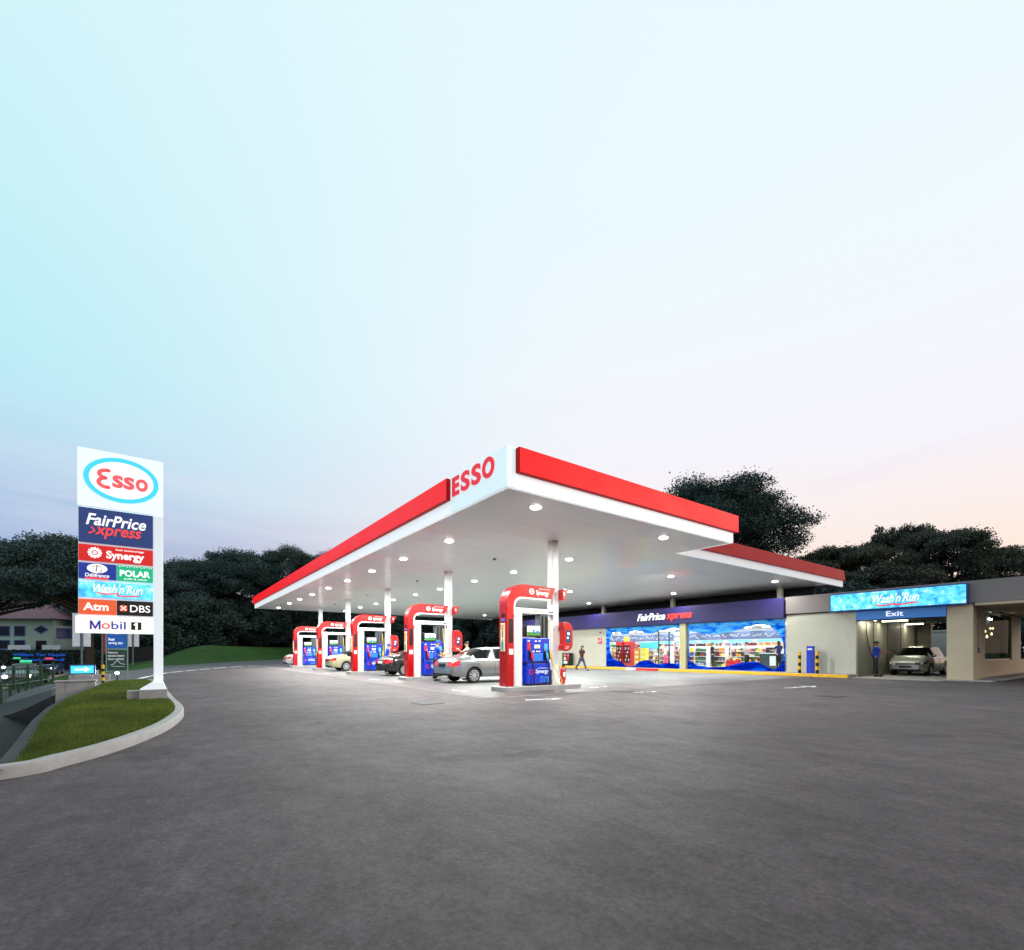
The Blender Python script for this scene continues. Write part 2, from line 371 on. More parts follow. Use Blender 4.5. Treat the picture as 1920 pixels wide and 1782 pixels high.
def attr_mat(name, rough=.5):
    m = bpy.data.materials.new(name); m.use_nodes = True; nt = m.node_tree; p = nt.nodes['Principled BSDF']
    a = nt.nodes.new('ShaderNodeVertexColor'); a.layer_name = 'print'; nt.links.new(a.outputs[0], p.inputs['Base Color']); p.inputs['Roughness'].default_value = rough
    return m
goods_m = attr_mat('packaging')

# ------------------------------------------------------------------ ground
def sst(x): x = np.clip(x, 0, 1); return x * x * (3 - 2 * x)
FOOT_U = [-6, -1.93, -.23, 1.47, 4.92, 9.24, 14.84, 18.6, 30, 60]
FOOT_V = [34, 41.6, 52.7, 58.3, 68.3, 80, 90, 95, 97, 97]
def terrain(u, v):
    u = np.asarray(u, float); v = np.asarray(v, float)
    z = -.9 * sst((-2.2 - u) / (2.2 + 3 * sst((v - 24) / 6)))
    fv = np.interp(u, FOOT_U, FOOT_V)
    bank = sst((v - fv) / 14) * sst((u + 3) / 8.5) * (2.4 - .9 * sst((u - 22) / 15)) * sst((140 - v) / 20)
    return z + bank
grid_u = np.concatenate([[-1500, -700, -350, -200, -120, -80, -60, -45], np.arange(-36, -6, 1.5), np.arange(-6, 6, .35), np.arange(6, 40, 1.6), [45, 60, 90, 140, 220, 400, 800, 1500]])
grid_v = np.concatenate([[-1500, -500, -200, -80, -40], np.arange(-20, 3, 2.5), np.arange(3, 34, .45), np.arange(34, 120, 1.5), [125, 135, 150, 180, 240, 350, 600, 1000, 2000]])
UU, VV = np.meshgrid(grid_u, grid_v)
EDGE_V = [-40, 6.7, 8.4, 11.6, 14.2, 17, 20.4, 23.5, 26]
EDGE_U = [-1.1, -1.28, -1.42, -1.74, -1.92, -1.98, -1.95, -1.95, -1.95]      # right-hand lip of the drain
def lip(v): return np.interp(v, EDGE_V, EDGE_U)
ZZ = terrain(UU, VV) - .07
in_tr = (VV < 22.9) & (UU < lip(VV) + .02) & (UU > lip(VV) - 2.6) & (VV > 6.9)
ZZ = np.where(in_tr, -2.3, ZZ)
nu, nv = len(grid_u), len(grid_v)
gm = MB(); gm.v = [tuple(p) for p in np.stack([UU.ravel(), VV.ravel(), ZZ.ravel()], 1)]
gm.f = [(j * nu + i, j * nu + i + 1, (j + 1) * nu + i + 1, (j + 1) * nu + i) for j in range(nv - 1) for i in range(nu - 1)]; gm.mi = [0] * len(gm.f)
turf = M('turf', S(60, 88, 40), .95, var=.35, scale=1.2, bump=.5, bscale=30, spec=.1)
turf_far = M('bank_turf', S(50, 80, 38), .95, var=.3, scale=.6, bump=.5, bscale=12, spec=.1)
gm.build('ground', turf_far, kind='structure', smooth=True)

def forecourt_mat():
    m = bpy.data.materials.new('forecourt_paving'); m.use_nodes = True; nt = m.node_tree; b = nt.nodes['Principled BSDF']
    tc = nt.nodes.new('ShaderNodeTexCoord'); O = tc.outputs['Object']
    def noise(s, d=6, ro=.6, st=None, dist=0):
        n = nt.nodes.new('ShaderNodeTexNoise'); n.inputs['Scale'].default_value = s; n.inputs['Detail'].default_value = d; n.inputs['Roughness'].default_value = ro; n.inputs['Distortion'].default_value = dist
        src = O
        if st:
            mp = nt.nodes.new('ShaderNodeMapping'); mp.inputs['Scale'].default_value = st[:3]; mp.inputs['Rotation'].default_value = (0, 0, st[3]); nt.links.new(O, mp.inputs[0]); src = mp.outputs[0]
        nt.links.new(src, n.inputs['Vector']); return n.outputs[0]
    def ramp(x, stops):
        r = nt.nodes.new('ShaderNodeValToRGB'); e = r.color_ramp.elements
        while len(e) < len(stops): e.new(.5)
        for q, (p, c) in zip(e, stops): q.position = p; q.color = (c, c, c, 1)
        nt.links.new(x, r.inputs[0]); return r.outputs[0]
    def mult(a, bb):
        x = nt.nodes.new('ShaderNodeMix'); x.data_type = 'RGBA'; x.blend_type = 'MULTIPLY'; x.inputs[0].default_value = 1
        nt.links.new(a, x.inputs[6]); nt.links.new(bb, x.inputs[7]); return x.outputs[2]
    base = nt.nodes.new('ShaderNodeRGB'); base.outputs[0].default_value = (.093, .0725, .0755, 1)
    c = mult(base.outputs[0], ramp(noise(.22, 4), [(.3, .74), (.7, 1.26)]))
    c = mult(c, ramp(noise(1.7, 9, .78, (1, .55, 1, R(30))), [(.32, .7), (.68, 1.26)]))
    c = mult(c, ramp(noise(6, 7, .85, (1, .5, 1, R(30))), [(.3, .66), (.7, 1.3)]))
    c = mult(c, ramp(noise(26, 5, .85), [(.3, .5), (.7, 1.45)]))
    c = mult(c, ramp(noise(150, 2, .8), [(.25, .8), (.75, 1.2)]))
    c = mult(c, ramp(noise(1.3, 6, .7, (.35, 1.1, 1, R(24)), 2.), [(.34, .86), (.5, 1.0), (.75, 1.07)]))      # faint tyre wear
    st = ramp(noise(.75, 3, .5, None, .6), [(.30, .72), (.36, 1.0)])                                          # oil stains
    c = mult(c, st)
    nt.links.new(c, b.inputs['Base Color'])
    rr = nt.nodes.new('ShaderNodeMapRange'); rr.inputs[3].default_value = .5; rr.inputs[4].default_value = .85; nt.links.new(noise(.9, 6), rr.inputs[0]); nt.links.new(rr.outputs[0], b.inputs['Roughness'])
    b.inputs['Specular IOR Level'].default_value = .2
    bp = nt.nodes.new('ShaderNodeBump'); bp.inputs['Strength'].default_value = .35; bp.inputs['Distance'].default_value = .01
    nt.links.new(noise(60, 5, .7), bp.inputs['Height']); nt.links.new(bp.outputs[0], b.inputs['Normal'])
    return m
fore_m = forecourt_mat()
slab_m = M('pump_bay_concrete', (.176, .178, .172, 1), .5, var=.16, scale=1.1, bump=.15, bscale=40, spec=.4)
def edge_fade(m, x0, x1, y0, y1, w, col):  # slab colour fades to the given tone along three edges, broken by noise
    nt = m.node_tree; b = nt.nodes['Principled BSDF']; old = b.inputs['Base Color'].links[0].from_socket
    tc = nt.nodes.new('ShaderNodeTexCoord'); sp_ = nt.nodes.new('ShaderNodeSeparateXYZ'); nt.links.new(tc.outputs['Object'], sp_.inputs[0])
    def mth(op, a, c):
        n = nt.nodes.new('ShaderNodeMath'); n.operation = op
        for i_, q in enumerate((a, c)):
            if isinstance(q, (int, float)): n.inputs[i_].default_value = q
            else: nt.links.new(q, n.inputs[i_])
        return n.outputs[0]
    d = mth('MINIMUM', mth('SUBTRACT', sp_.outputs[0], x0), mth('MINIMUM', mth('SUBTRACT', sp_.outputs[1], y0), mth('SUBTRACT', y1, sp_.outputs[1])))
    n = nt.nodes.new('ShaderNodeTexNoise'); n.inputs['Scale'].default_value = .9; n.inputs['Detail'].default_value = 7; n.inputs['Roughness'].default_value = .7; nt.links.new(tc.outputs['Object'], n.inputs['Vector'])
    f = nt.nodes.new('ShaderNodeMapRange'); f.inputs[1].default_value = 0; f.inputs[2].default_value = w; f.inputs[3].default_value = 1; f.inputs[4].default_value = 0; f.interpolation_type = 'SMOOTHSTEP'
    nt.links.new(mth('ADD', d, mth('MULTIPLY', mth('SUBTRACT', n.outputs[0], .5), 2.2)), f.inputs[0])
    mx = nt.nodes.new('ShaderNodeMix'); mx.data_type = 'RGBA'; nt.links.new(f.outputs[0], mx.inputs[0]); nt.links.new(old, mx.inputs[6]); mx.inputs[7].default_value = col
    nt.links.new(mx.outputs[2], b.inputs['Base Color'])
edge_fade(slab_m, 7.1, 26.7, 10.9, 46.5, 4.0, (.088, .0685, .067, 1))
asphalt_m = M('asphalt', (.085, .085, .09, 1), .85, var=.2, scale=2, bump=.4, bscale=60)

def spline(pts, n=8):
    out = []; P = [Vector(p) for p in pts]; P = [P[0] * 2 - P[1]] + P + [P[-1] * 2 - P[-2]]
    for i in range(1, len(P) - 2):
        for k in range(n):
            t = k / n; a, b, c, d = P[i - 1], P[i], P[i + 1], P[i + 2]
            out.append(.5 * ((2 * b) + (c - a) * t + (2 * a - 5 * b + 4 * c - d) * t * t + (3 * b - a - 3 * c + d) * t ** 3))
    return out + [P[-2]]
kerb_line = spline([(-14, 5.2), (-8, 5.75), (-3, 6.35), (-1.27, 6.64), (-.83, 7.06), (-.4, 7.85), (-.02, 9.0), (.2, 10.1), (.33, 11.3), (.34, 12.5), (.24, 14.4), (.1, 18), (-.08, 21.5), (-.35, 24.6), (-.9, 25.35), (-1.9, 25.5)])
far_line = spline([(-1.9, 25.5), (-1.1, 27.6), (-.38, 32.4), (.24, 35.8), (1.6, 39.6), (3.1, 43.2), (5.5, 48), (8.2, 51), (12, 52.5), (20, 53.5), (60, 54)])
fore_poly = [tuple(p) for p in kerb_line] + [tuple(p) for p in far_line[1:]] + [(90, 54), (90, -60), (-14, -60)]
def poly_sheet(name, poly, z, mat, hole=None):
    bm = bmesh.new()
    for lp in [poly] + ([hole] if hole else []):
        vs = [bm.verts.new((p[0], p[1], z)) for p in lp]
        for i in range(len(vs)): bm.edges.new((vs[i], vs[(i + 1) % len(vs)]))
    bmesh.ops.triangle_fill(bm, use_beauty=True, edges=bm.edges)
    for f in bm.faces:
        if f.normal.z < 0: f.normal_flip()
    me = bpy.data.meshes.new(name); bm.to_mesh(me); bm.free(); me.materials.append(mat)
    return link(name, me, kind='structure')
poly_sheet('forecourt', fore_poly, 0, fore_m)
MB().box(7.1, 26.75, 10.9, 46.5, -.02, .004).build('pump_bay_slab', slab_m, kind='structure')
# drain slot and joints of the concrete bays, each a real recess line proud 2 mm
jm = MB()
for v in (18.0, 25.6, 33.2, 40.8): jm.box(7.1, 26.7, v - .012, v + .012, 0, .0062)
for u in (14.5, 20.5): jm.box(u - .012, u + .012, 10.95, 46.4, 0, .0066)
jm.build('paving_joint', dark_void, kind='structure')
cj = MB()
cj.box(6.86, 7.04, 10.7, 46.6, -.02, .0085); cj.box(7.04, 26.7, 10.62, 10.8, -.02, .0085)
cj.build('drain_channel', M('channel_concrete', S(112, 106, 104), .8, var=.3, scale=4), kind='structure')
# footpath between the road railing and the drain's headwall
# paving seams and inspection covers on the open forecourt
def seam(pts_, w=.012):
    m_ = MB(); P_ = spline([(p[0], p[1]) for p in pts_], 6)
    for a, b in zip(P_, P_[1:]):
        d = (b - a).normalized(); q = Vector((-d.y, d.x)) * w / 2; m_.add([(*(a - q), .003), (*(b - q), .003), (*(b + q), .003), (*(a + q), .003)], [(0, 1, 2, 3)])
    m_.build('paving_seam', M('seam_tar', (.05, .042, .042, 1), .9, var=.4, scale=3), kind='structure')
seam([(.5, 26), (2.5, 19), (4.4, 13), (5.2, 6.6)], .006); seam([(8.2, 3.9), (14, 6.6), (24, 8.2)], .006); seam([(-.9, 3.6), (.7, 4.9), (2.2, 5.65), (3.9, 6.05)], .004)
cov = M('cast_cover', S(58, 58, 60), .6, metal=.5, var=.25, scale=12, bump=.5, bscale=60)
for k, (u, v, w) in enumerate(((11.75, 10.15, .28), (5.2, 10.6, .3), (15.2, 5.6, .3))):
    o = MB().box(u - w, u + w, v - w, v + w, -.02, .012).build('inspection_cover', cov, bevel=.004); tag(o, ('small dark metal cover on the paving right of the nearest pump island', 'square metal cover in the open paving left of the nearest pump', 'square metal cover in the open paving before the wash bay')[k], 'cover', 'metal covers in the forecourt')
# asphalt drive beyond the forecourt, then the main road
def draped(name, rows, mat, dz):
    mb = MB(); n = len(rows[0])
    for r in rows: mb.v += [(p[0], p[1], float(terrain(p[0], p[1])) * 1.0 + dz) for p in r]
    mb.f = [(j * n + i, j * n + i + 1, (j + 1) * n + i + 1, (j + 1) * n + i) for j in range(len(rows) - 1) for i in range(n - 1)]; mb.mi = [0] * len(mb.f)
    return mb.build(name, mat, kind='structure', smooth=True)
inner = spline([(-12, 27.5), (-6, 26.4), (-2.6, 25.7), (-1.3, 27.6), (-.55, 32.4), (.1, 35.8), (1.4, 39.6), (2.9, 43.3), (5.4, 48.2), (8.1, 51.1), (12, 52.6), (20, 53.6), (60, 54.1)])
outer = spline([(-12, 36), (-6, 38.5), (-2.5, 41.0), (-1.6, 44), (-.4, 52.5), (1.3, 58.2), (4.8, 68), (9.2, 79.8), (14.6, 89.8), (18, 94.5), (22, 96.5), (30, 96.8), (60, 97)])
draped('drive', [[a.lerp(b, t) for a, b in zip(inner, outer)] for t in np.linspace(0, 1, 9)], asphalt_m, -.03)
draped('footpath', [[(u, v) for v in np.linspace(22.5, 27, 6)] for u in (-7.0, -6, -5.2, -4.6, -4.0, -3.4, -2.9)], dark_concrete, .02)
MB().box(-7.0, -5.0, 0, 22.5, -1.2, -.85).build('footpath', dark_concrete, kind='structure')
vv = np.concatenate([np.arange(-40, 120, 4), [140, 180, 260]])
draped('road', [[(u, v) for v in vv] for u in (-18, -15, -12, -9, -7.6)], M('road_asphalt', (.16, .165, .18, 1), .55, var=.15, scale=.8, bump=.2, bscale=30), -.04)
rl = MB()
for k, v in enumerate(np.arange(18, 110, 4.5)): rl.box(-12.06, -11.94, v, v + 2, -.95, -.934)
rl.build('lane_marking', white_print, kind='structure')
MB().box(-7.95, -7.85, -30, 120, -.96, -.934).build('edge_line', yellow, kind='structure')
# white edge line where the forecourt meets the drive
wl = MB()
fl = far_line[:64]
for i in range(len(fl) - 1):
    if i % 5 == 4 and i > 6: continue
    a, b = fl[i], fl[i + 1]; d = (b - a).normalized(); q = Vector((-d.y, d.x)) * .11
    wl.add([(*(a - q), .005), (*(b - q), .005), (*(b + q), .005), (*(a + q), .005)], [(0, 1, 2, 3)])
wl.build('edge_marking', white_print, kind='structure')
# worn white arrows and strokes on the forecourt
worn = bpy.data.materials.new('worn_white'); worn.use_nodes = True
nt = worn.node_tree; pb = nt.nodes['Principled BSDF']; pb.inputs['Base Color'].default_value = S(225, 225, 222); pb.inputs['Roughness'].default_value = .6
tr = nt.nodes.new('ShaderNodeBsdfTransparent'); mx = nt.nodes.new('ShaderNodeMixShader'); nn = nt.nodes.new('ShaderNodeTexNoise'); nn.inputs['Scale'].default_value = 5; nn.inputs['Detail'].default_value = 6
tcn = nt.nodes.new('ShaderNodeTexCoord'); nt.links.new(tcn.outputs['Object'], nn.inputs['Vector'])
cr = nt.nodes.new('ShaderNodeValToRGB'); cr.color_ramp.elements[0].position = .36; cr.color_ramp.elements[1].position = .56
nt.links.new(nn.outputs[0], cr.inputs[0]); nt.links.new(cr.outputs[0], mx.inputs[0]); nt.links.new(tr.outputs[0], mx.inputs[1]); nt.links.new(pb.outputs[0], mx.inputs[2]); nt.links.new(mx.outputs[0], nt.nodes['Material Output'].inputs[0])
am = MB()
def arrow(u, v, a, s=1.):
    poly = [(-1, -.09), (.3, -.09), (.3, -.3), (1, 0), (.3, .3), (.3, .09), (-1, .09)]
    ca, sa = math.cos(a), math.sin(a)
    am.add([(u + s * (x * ca - y * sa), v + s * (x * sa + y * ca), .0105) for x, y in poly], [(0, 1, 5, 6), (2, 3, 4), (1, 2, 4, 5)])
arrow(8.05, 9.62, R(-12), .55); arrow(12.45, 11.9, R(190), .6); arrow(12.1, 9.55, R(-15), .45); arrow(18.3, 7.66, R(-4), 1.05); arrow(7.7, 13.4, R(95), .5); arrow(7.75, 21.2, R(95), .6); arrow(7.8, 29, R(95), .6)
am.build('painted_arrow', worn, kind='structure')

# grass island with its kerb, pylon side
km = MB()
kp = [Vector((p[0], p[1])) for p in kerb_line]
for i in range(len(kp)):
    d = (kp[min(i + 1, len(kp) - 1)] - kp[max(i - 1, 0)]).normalized(); q = Vector((-d.y, d.x))
    for off, z in ((0, -.1), (.012, .105), (.03, .125), (.15, .128), (.165, .11), (.165, -.1)): km.v.append((kp[i].x + q.x * off, kp[i].y + q.y * off, z))
km.f = [(i * 6 + k, (i + 1) * 6 + k, (i + 1) * 6 + k + 1, i * 6 + k + 1) for i in range(len(kp) - 1) for k in range(5)]; km.mi = [0] * len(km.f)
km.build('kerb', kerb_m, kind='structure', smooth=True)
def island_z(u, v): return .11 + .05 * math.sin(max(0, min(1, (v - 7) / 14)) * math.pi) * (1 if u < 0 else .7) - .10 * sst(1 - (u - float(lip(v))) / .5)
# turf as a ruled surface between the drain lip and the kerb's inner edge
inner_k = []
for i in range(len(kp)):
    d = (kp[min(i + 1, len(kp) - 1)] - kp[max(i - 1, 0)]).normalized(); inner_k.append(kp[i] + Vector((-d.y, d.x)) * .15)
ik = [p for p in inner_k if p.y > 6.55 and p.y < 24.9]
im = MB(); ncol = 14
for p in ik:
    lu = float(lip(p.y)) + .02
    for k in range(ncol):
        t = k / (ncol - 1); u = lu + (p.x - lu) * t
        im.v.append((u, p.y, (island_z(u, p.y) if k < ncol - 1 else .112) if p.x > lu else .1))
im.f = [(j * ncol + k, j * ncol + k + 1, (j + 1) * ncol + k + 1, (j + 1) * ncol + k) for j in range(len(ik) - 1) for k in range(ncol - 1)]; im.mi = [0] * len(im.f)
im.build('grass_verge', turf, kind='structure', smooth=True)
kx = np.array([p.x for p in ik]); ky = np.array([p.y for p in ik])
o_ = np.argsort(ky); kx, ky = kx[o_], ky[o_]
NB = 90000
bv = 6.6 + (24.8 - 6.6) * nrng.random(NB) ** 1.25; bl = lip(bv); br = np.interp(bv, ky, kx); bu = bl + .03 + (br - bl - .05) * nrng.random(NB)
keep = br > bl + .1; bu, bv = bu[keep], bv[keep]
bz = np.array([float(island_z(a, b)) for a, b in zip(bu, bv)])
n_ = len(bu); an = nrng.random(n_) * 6.283; hgt = .025 + .04 * nrng.random(n_); wd = .004 + .005 * nrng.random(n_); le = (nrng.random((n_, 2)) - .5) * .05
P = np.empty((n_, 3, 3)); P[:, 0] = np.stack([bu - wd * np.cos(an), bv - wd * np.sin(an), bz - .01], 1); P[:, 1] = np.stack([bu + wd * np.cos(an), bv + wd * np.sin(an), bz - .01], 1); P[:, 2] = np.stack([bu + le[:, 0], bv + le[:, 1], bz + hgt], 1)
def soup(name, P, mat, parent=None, kind=None):
    n, k, _ = P.shape; me = bpy.data.meshes.new(name)
    me.vertices.add(n * k); me.vertices.foreach_set('co', P.ravel()); me.loops.add(n * k); me.loops.foreach_set('vertex_index', np.arange(n * k, dtype=np.int32))
    me.polygons.add(n); me.polygons.foreach_set('loop_start', np.arange(0, n * k, k, dtype=np.int32)); me.update(calc_edges=True); me.materials.append(mat)
    return link(name, me, parent, kind)
soup('grass', P, leaf_mat('grass_blade', S(72, 84, 40), S(108, 124, 48), .55), kind='stuff')

# drain: dark concrete channel left of the verge, with headwall and culvert
dm = MB(); dv = np.arange(6.75, 22.6, .6)
for v in dv:
    l = float(lip(v))
    for off, z in ((.06, .05), (-.1, .05), (-.12, -.08), (-.25, -1.75), (-.6, -1.8), (-2.2, -.86), (-2.3, -.81), (-3.4, -.83), (-3.45, -2.4)): dm.v.append((l + off, v, z))
dm.f = [(j * 9 + k, j * 9 + k + 1, (j + 1) * 9 + k + 1, (j + 1) * 9 + k) for j in range(len(dv) - 1) for k in range(8)]; dm.mi = [0] * len(dm.f)
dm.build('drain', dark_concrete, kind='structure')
hw = MB()
hw.box(-2.95, -2.72, 22.2, 22.6, -1.9, .22); hw.box(-2.08, -1.93, 22.2, 22.6, -1.9, .22); hw.box(-2.72, -2.08, 22.2, 22.6, -.42, .22); hw.box(-3.0, -1.9, 22.16, 22.64, .22, .27)
hwo = hw.build('culvert_headwall', concrete_m, bevel=.01); tag(hwo, 'grey concrete culvert headwall at the end of the drain under the blue arrow box', 'headwall')
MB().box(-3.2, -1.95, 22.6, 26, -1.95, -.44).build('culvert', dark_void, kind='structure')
eu = np.linspace(-7.0, -2.9, 12)
MB().prism([(-7.0, -2.4), (-2.9, -2.4)] + [(float(u), float(terrain(u, 22.5)) + .05) for u in eu[::-1]], FX, 22.25, 22.56).build('drain_end_wall', dark_concrete, kind='structure')
MB().box(-3.1, -1.93, 22.64, 25.4, -.43, .0).build('drain_cover', concrete_m, kind='structure')

# ------------------------------------------------------------------ canopy
H = 5.1
cano = thing('fuel_canopy', 'huge red and white filling station canopy with backlit ESSO corner over the pumps', 'canopy', (0, 0, 0))
U0, U1, UE, V0, V1, VB = 6.45, 16.27, 32.4, 9.05, 46.96, 11.3
sp = [(U0 + .1, V0 + .1), (U1 - .1, V0 + .1), (U1 - .1, VB + .1), (30.6, VB + .1), (30.6, V1 - .1), (U0 + .1, V1 - .1)]
MB().prism(sp, ZF, H, H + .06).build('soffit', soffit_m, cano)
MB().prism([(U0 + .1, V0 + .1), (U1 - .1, V0 + .1), (U1 - .1, VB + .1), (UE - .1, VB + .1), (UE - .1, V1 - .1), (U0 + .1, V1 - .1)], ZF, H + .45, H + .7).build('roof_deck', grey_beige, cano)
MB().box(30.6, UE - .1, VB + .1, V1 - .1, H + .03, H + .09).build('eaves_board', dark_void, cano)
# soffit sheet joints: thin raised beads
sj = MB()
for v in np.arange(V0 + 1.2, V1 - .5, 1.2):
    sj.box(U0 + .12, (U1 - .12 if v < VB + .15 else 30.55), v - .006, v + .006, H - .0025, H + .01)
sj.build('soffit_joint', soffit_m, cano, kind='stuff')
TH = .1
def fascia(name, mb, mat, label=None, bev=.008): return mb.build(name, mat, cano, bevel=bev, label=label)
# left long side, front short side, rear step: white lower band and red upper band standing proud
fascia('white_fascia', MB().box(U0, U0 + TH, 11.74, V1, H, H + .36), canopy_white)
fascia('white_fascia', MB().box(6.71, U1, V0, V0 + TH, H, H + .36), canopy_white)
fascia('white_fascia', MB().box(U1 - TH, U1, V0 + TH, VB, H, H + .36), canopy_white)
fascia('white_fascia', MB().box(U1, UE, VB, VB + TH, H, H + .36), canopy_white_dim)
fascia('white_fascia', MB().box(U0 + TH, UE, V1 - TH, V1, H, H + .36), canopy_white)
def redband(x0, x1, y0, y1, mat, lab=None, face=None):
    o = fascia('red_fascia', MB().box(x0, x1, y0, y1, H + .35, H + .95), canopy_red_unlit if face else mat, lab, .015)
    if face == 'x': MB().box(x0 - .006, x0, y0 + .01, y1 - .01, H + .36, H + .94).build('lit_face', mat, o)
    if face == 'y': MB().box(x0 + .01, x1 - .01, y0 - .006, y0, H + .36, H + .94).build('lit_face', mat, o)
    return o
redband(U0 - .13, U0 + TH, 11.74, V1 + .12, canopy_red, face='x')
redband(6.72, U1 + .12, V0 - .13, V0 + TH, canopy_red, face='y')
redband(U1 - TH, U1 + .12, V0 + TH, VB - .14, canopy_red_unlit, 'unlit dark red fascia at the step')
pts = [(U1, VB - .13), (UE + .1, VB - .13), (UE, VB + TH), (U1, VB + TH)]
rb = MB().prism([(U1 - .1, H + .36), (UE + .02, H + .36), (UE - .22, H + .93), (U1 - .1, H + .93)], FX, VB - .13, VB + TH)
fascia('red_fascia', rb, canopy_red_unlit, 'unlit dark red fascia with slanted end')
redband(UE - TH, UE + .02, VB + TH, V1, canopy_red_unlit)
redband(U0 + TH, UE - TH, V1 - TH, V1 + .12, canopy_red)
# the blank white corner that carries the lettering
fascia('corner_panel', MB().box(U0 - .012, U0 + TH, V0 - .012, 11.73, H - .006, H + .97), esso_face)
fascia('corner_panel', MB().box(U0 + TH, 6.7, V0 - .012, V0 + TH, H - .006, H + .97), esso_face)
for k, (ch, cy) in enumerate(zip('ESSO', (11.41, 10.9, 10.36, 9.8))):
    text('letter', ch, letter_red, cano, (-cy, H + .66, U0 - .012), FU, .51, (.36 if ch == 'E' else .43 if ch == 'S' else .52), .03, .035)
# columns
for v in (12.6, 20.15, 27.75, 35.4, 43.0):
    MB().box(10.81, 11.09, v - .14, v + .14, .0, H + .01).build('column', white, cano, bevel=.02)
for v in (27.3, 20.7, 13.4):
    MB().box(29.1, 29.35, v - .12, v + .12, 4.15, H + .02).build('roof_post', beige, cano)
# recessed downlights
lens_me = MB().lathe([(.0, -.05), (.1, -.048), (.135, -.038), (.15, .005)], (0, 0, 0), n=20).mesh('lens', lamp_white, smooth=True)
rim_me = MB().lathe([(.15, .0), (.2, -.01), (.22, .0), (.22, .02)], (0, 0, 0), n=20).mesh('lamp_rim', white, smooth=True)
lamp_d = bpy.data.lights.new('downlight', 'AREA'); lamp_d.shape = 'DISK'; lamp_d.size = .34; lamp_d.energy = 395; lamp_d.color = (.96, 1, .96)
lamp_b = lamp_d.copy(); lamp_b.energy = 95; lamp_c = lamp_d.copy(); lamp_c.energy = 560
def ordn(k): return ['first', 'second', 'third', 'fourth', 'fifth', 'sixth', 'seventh', 'eighth', 'ninth', 'tenth', 'eleventh', 'twelfth', 'thirteenth', 'fourteenth', 'fifteenth', 'sixteenth', 'seventeenth', 'eighteenth'][k]
def downlight(u, v, label):
    ld_ = lamp_b if u > 25 else lamp_c if u > 20 else lamp_d
    t = thing('ceiling_downlight', label, 'ceiling light', (u, v, H), 0, 'recessed downlights in the canopy ceiling')
    link('lens', lens_me, t); link('lamp_rim', rim_me, t)
    l = bpy.data.objects.new('downlight', ld_); C.objects.link(l); l.parent = t; l.location = (0, 0, -.1)
rows = [(8.0, (9.9, 14.66, 18.57, 22.25, 25.98, 29.64, 33.5, 37.1, 40.6, 45.0), 'row nearest the long red fascia'),
        (13.6, (10.0, 14.63, 18.51, 22.1, 26.1, 29.6, 33.4, 36.9, 40.64, 44.8), 'row just inside the columns'),
        (20.8, (14.85, 22.3, 29.7, 37.1, 44.5), 'sparse row over the shop lane'),
        (26.9, (12.6, 19.0, 26.7, 34.2, 41.7), 'row above the shop kerb')]
for u, vs, nm in rows:
    for k, v in enumerate(vs): downlight(u, v, f'round ceiling downlight, {ordn(k)} from the near end of the {nm}')
sprk = MB().lathe([(0, -.06), (.05, -.055), (.07, -.02), (.07, 0)], (0, 0, 0), n=12).mesh('smoke_detector', grey_plastic, smooth=True)
for k, v in enumerate((16.35, 23.8, 31.5, 39)):
    o = link('smoke_detector', sprk); o.location = (11.03, v, H); tag(o, f'small grey detector on the canopy ceiling, {ordn(k)} from the near column along the column line', 'detector', 'grey detectors on the canopy ceiling')
# clerestory wall behind the short posts, set back on the shop roof
# ------------------------------------------------------------------ pump islands and pumps
def make_island(v):
    mb = MB().prism(rrect(8.52, 11.85, v - .48, v + .48, .2), ZF, -.02, .15)
    return mb.build('pump_island', kerb_m, bevel=.02, kind='structure')
PV = (12.5, 20.05, 27.65, 35.3, 42.9)
for v in PV: make_island(v)
poster_m = M('poster_print', S(240, 235, 214), .5, var2=S(250, 232, 150), scale=3)
poster_teal = M('poster_teal', S(20, 160, 165), .5, var=.2)
panel_screen = M('advert_screen', S(225, 230, 235), .3, emit=.35, ecol=S(235, 240, 245))
green_m = M('poster_green', S(70, 140, 50), .5, var=.3, scale=9)
nozz_red = M('nozzle_red', S(215, 40, 50), .4); nozz_cyan = M('nozzle_cyan', S(80, 185, 230), .4); nozz_yel = M('nozzle_yellow', S(240, 190, 40), .4)
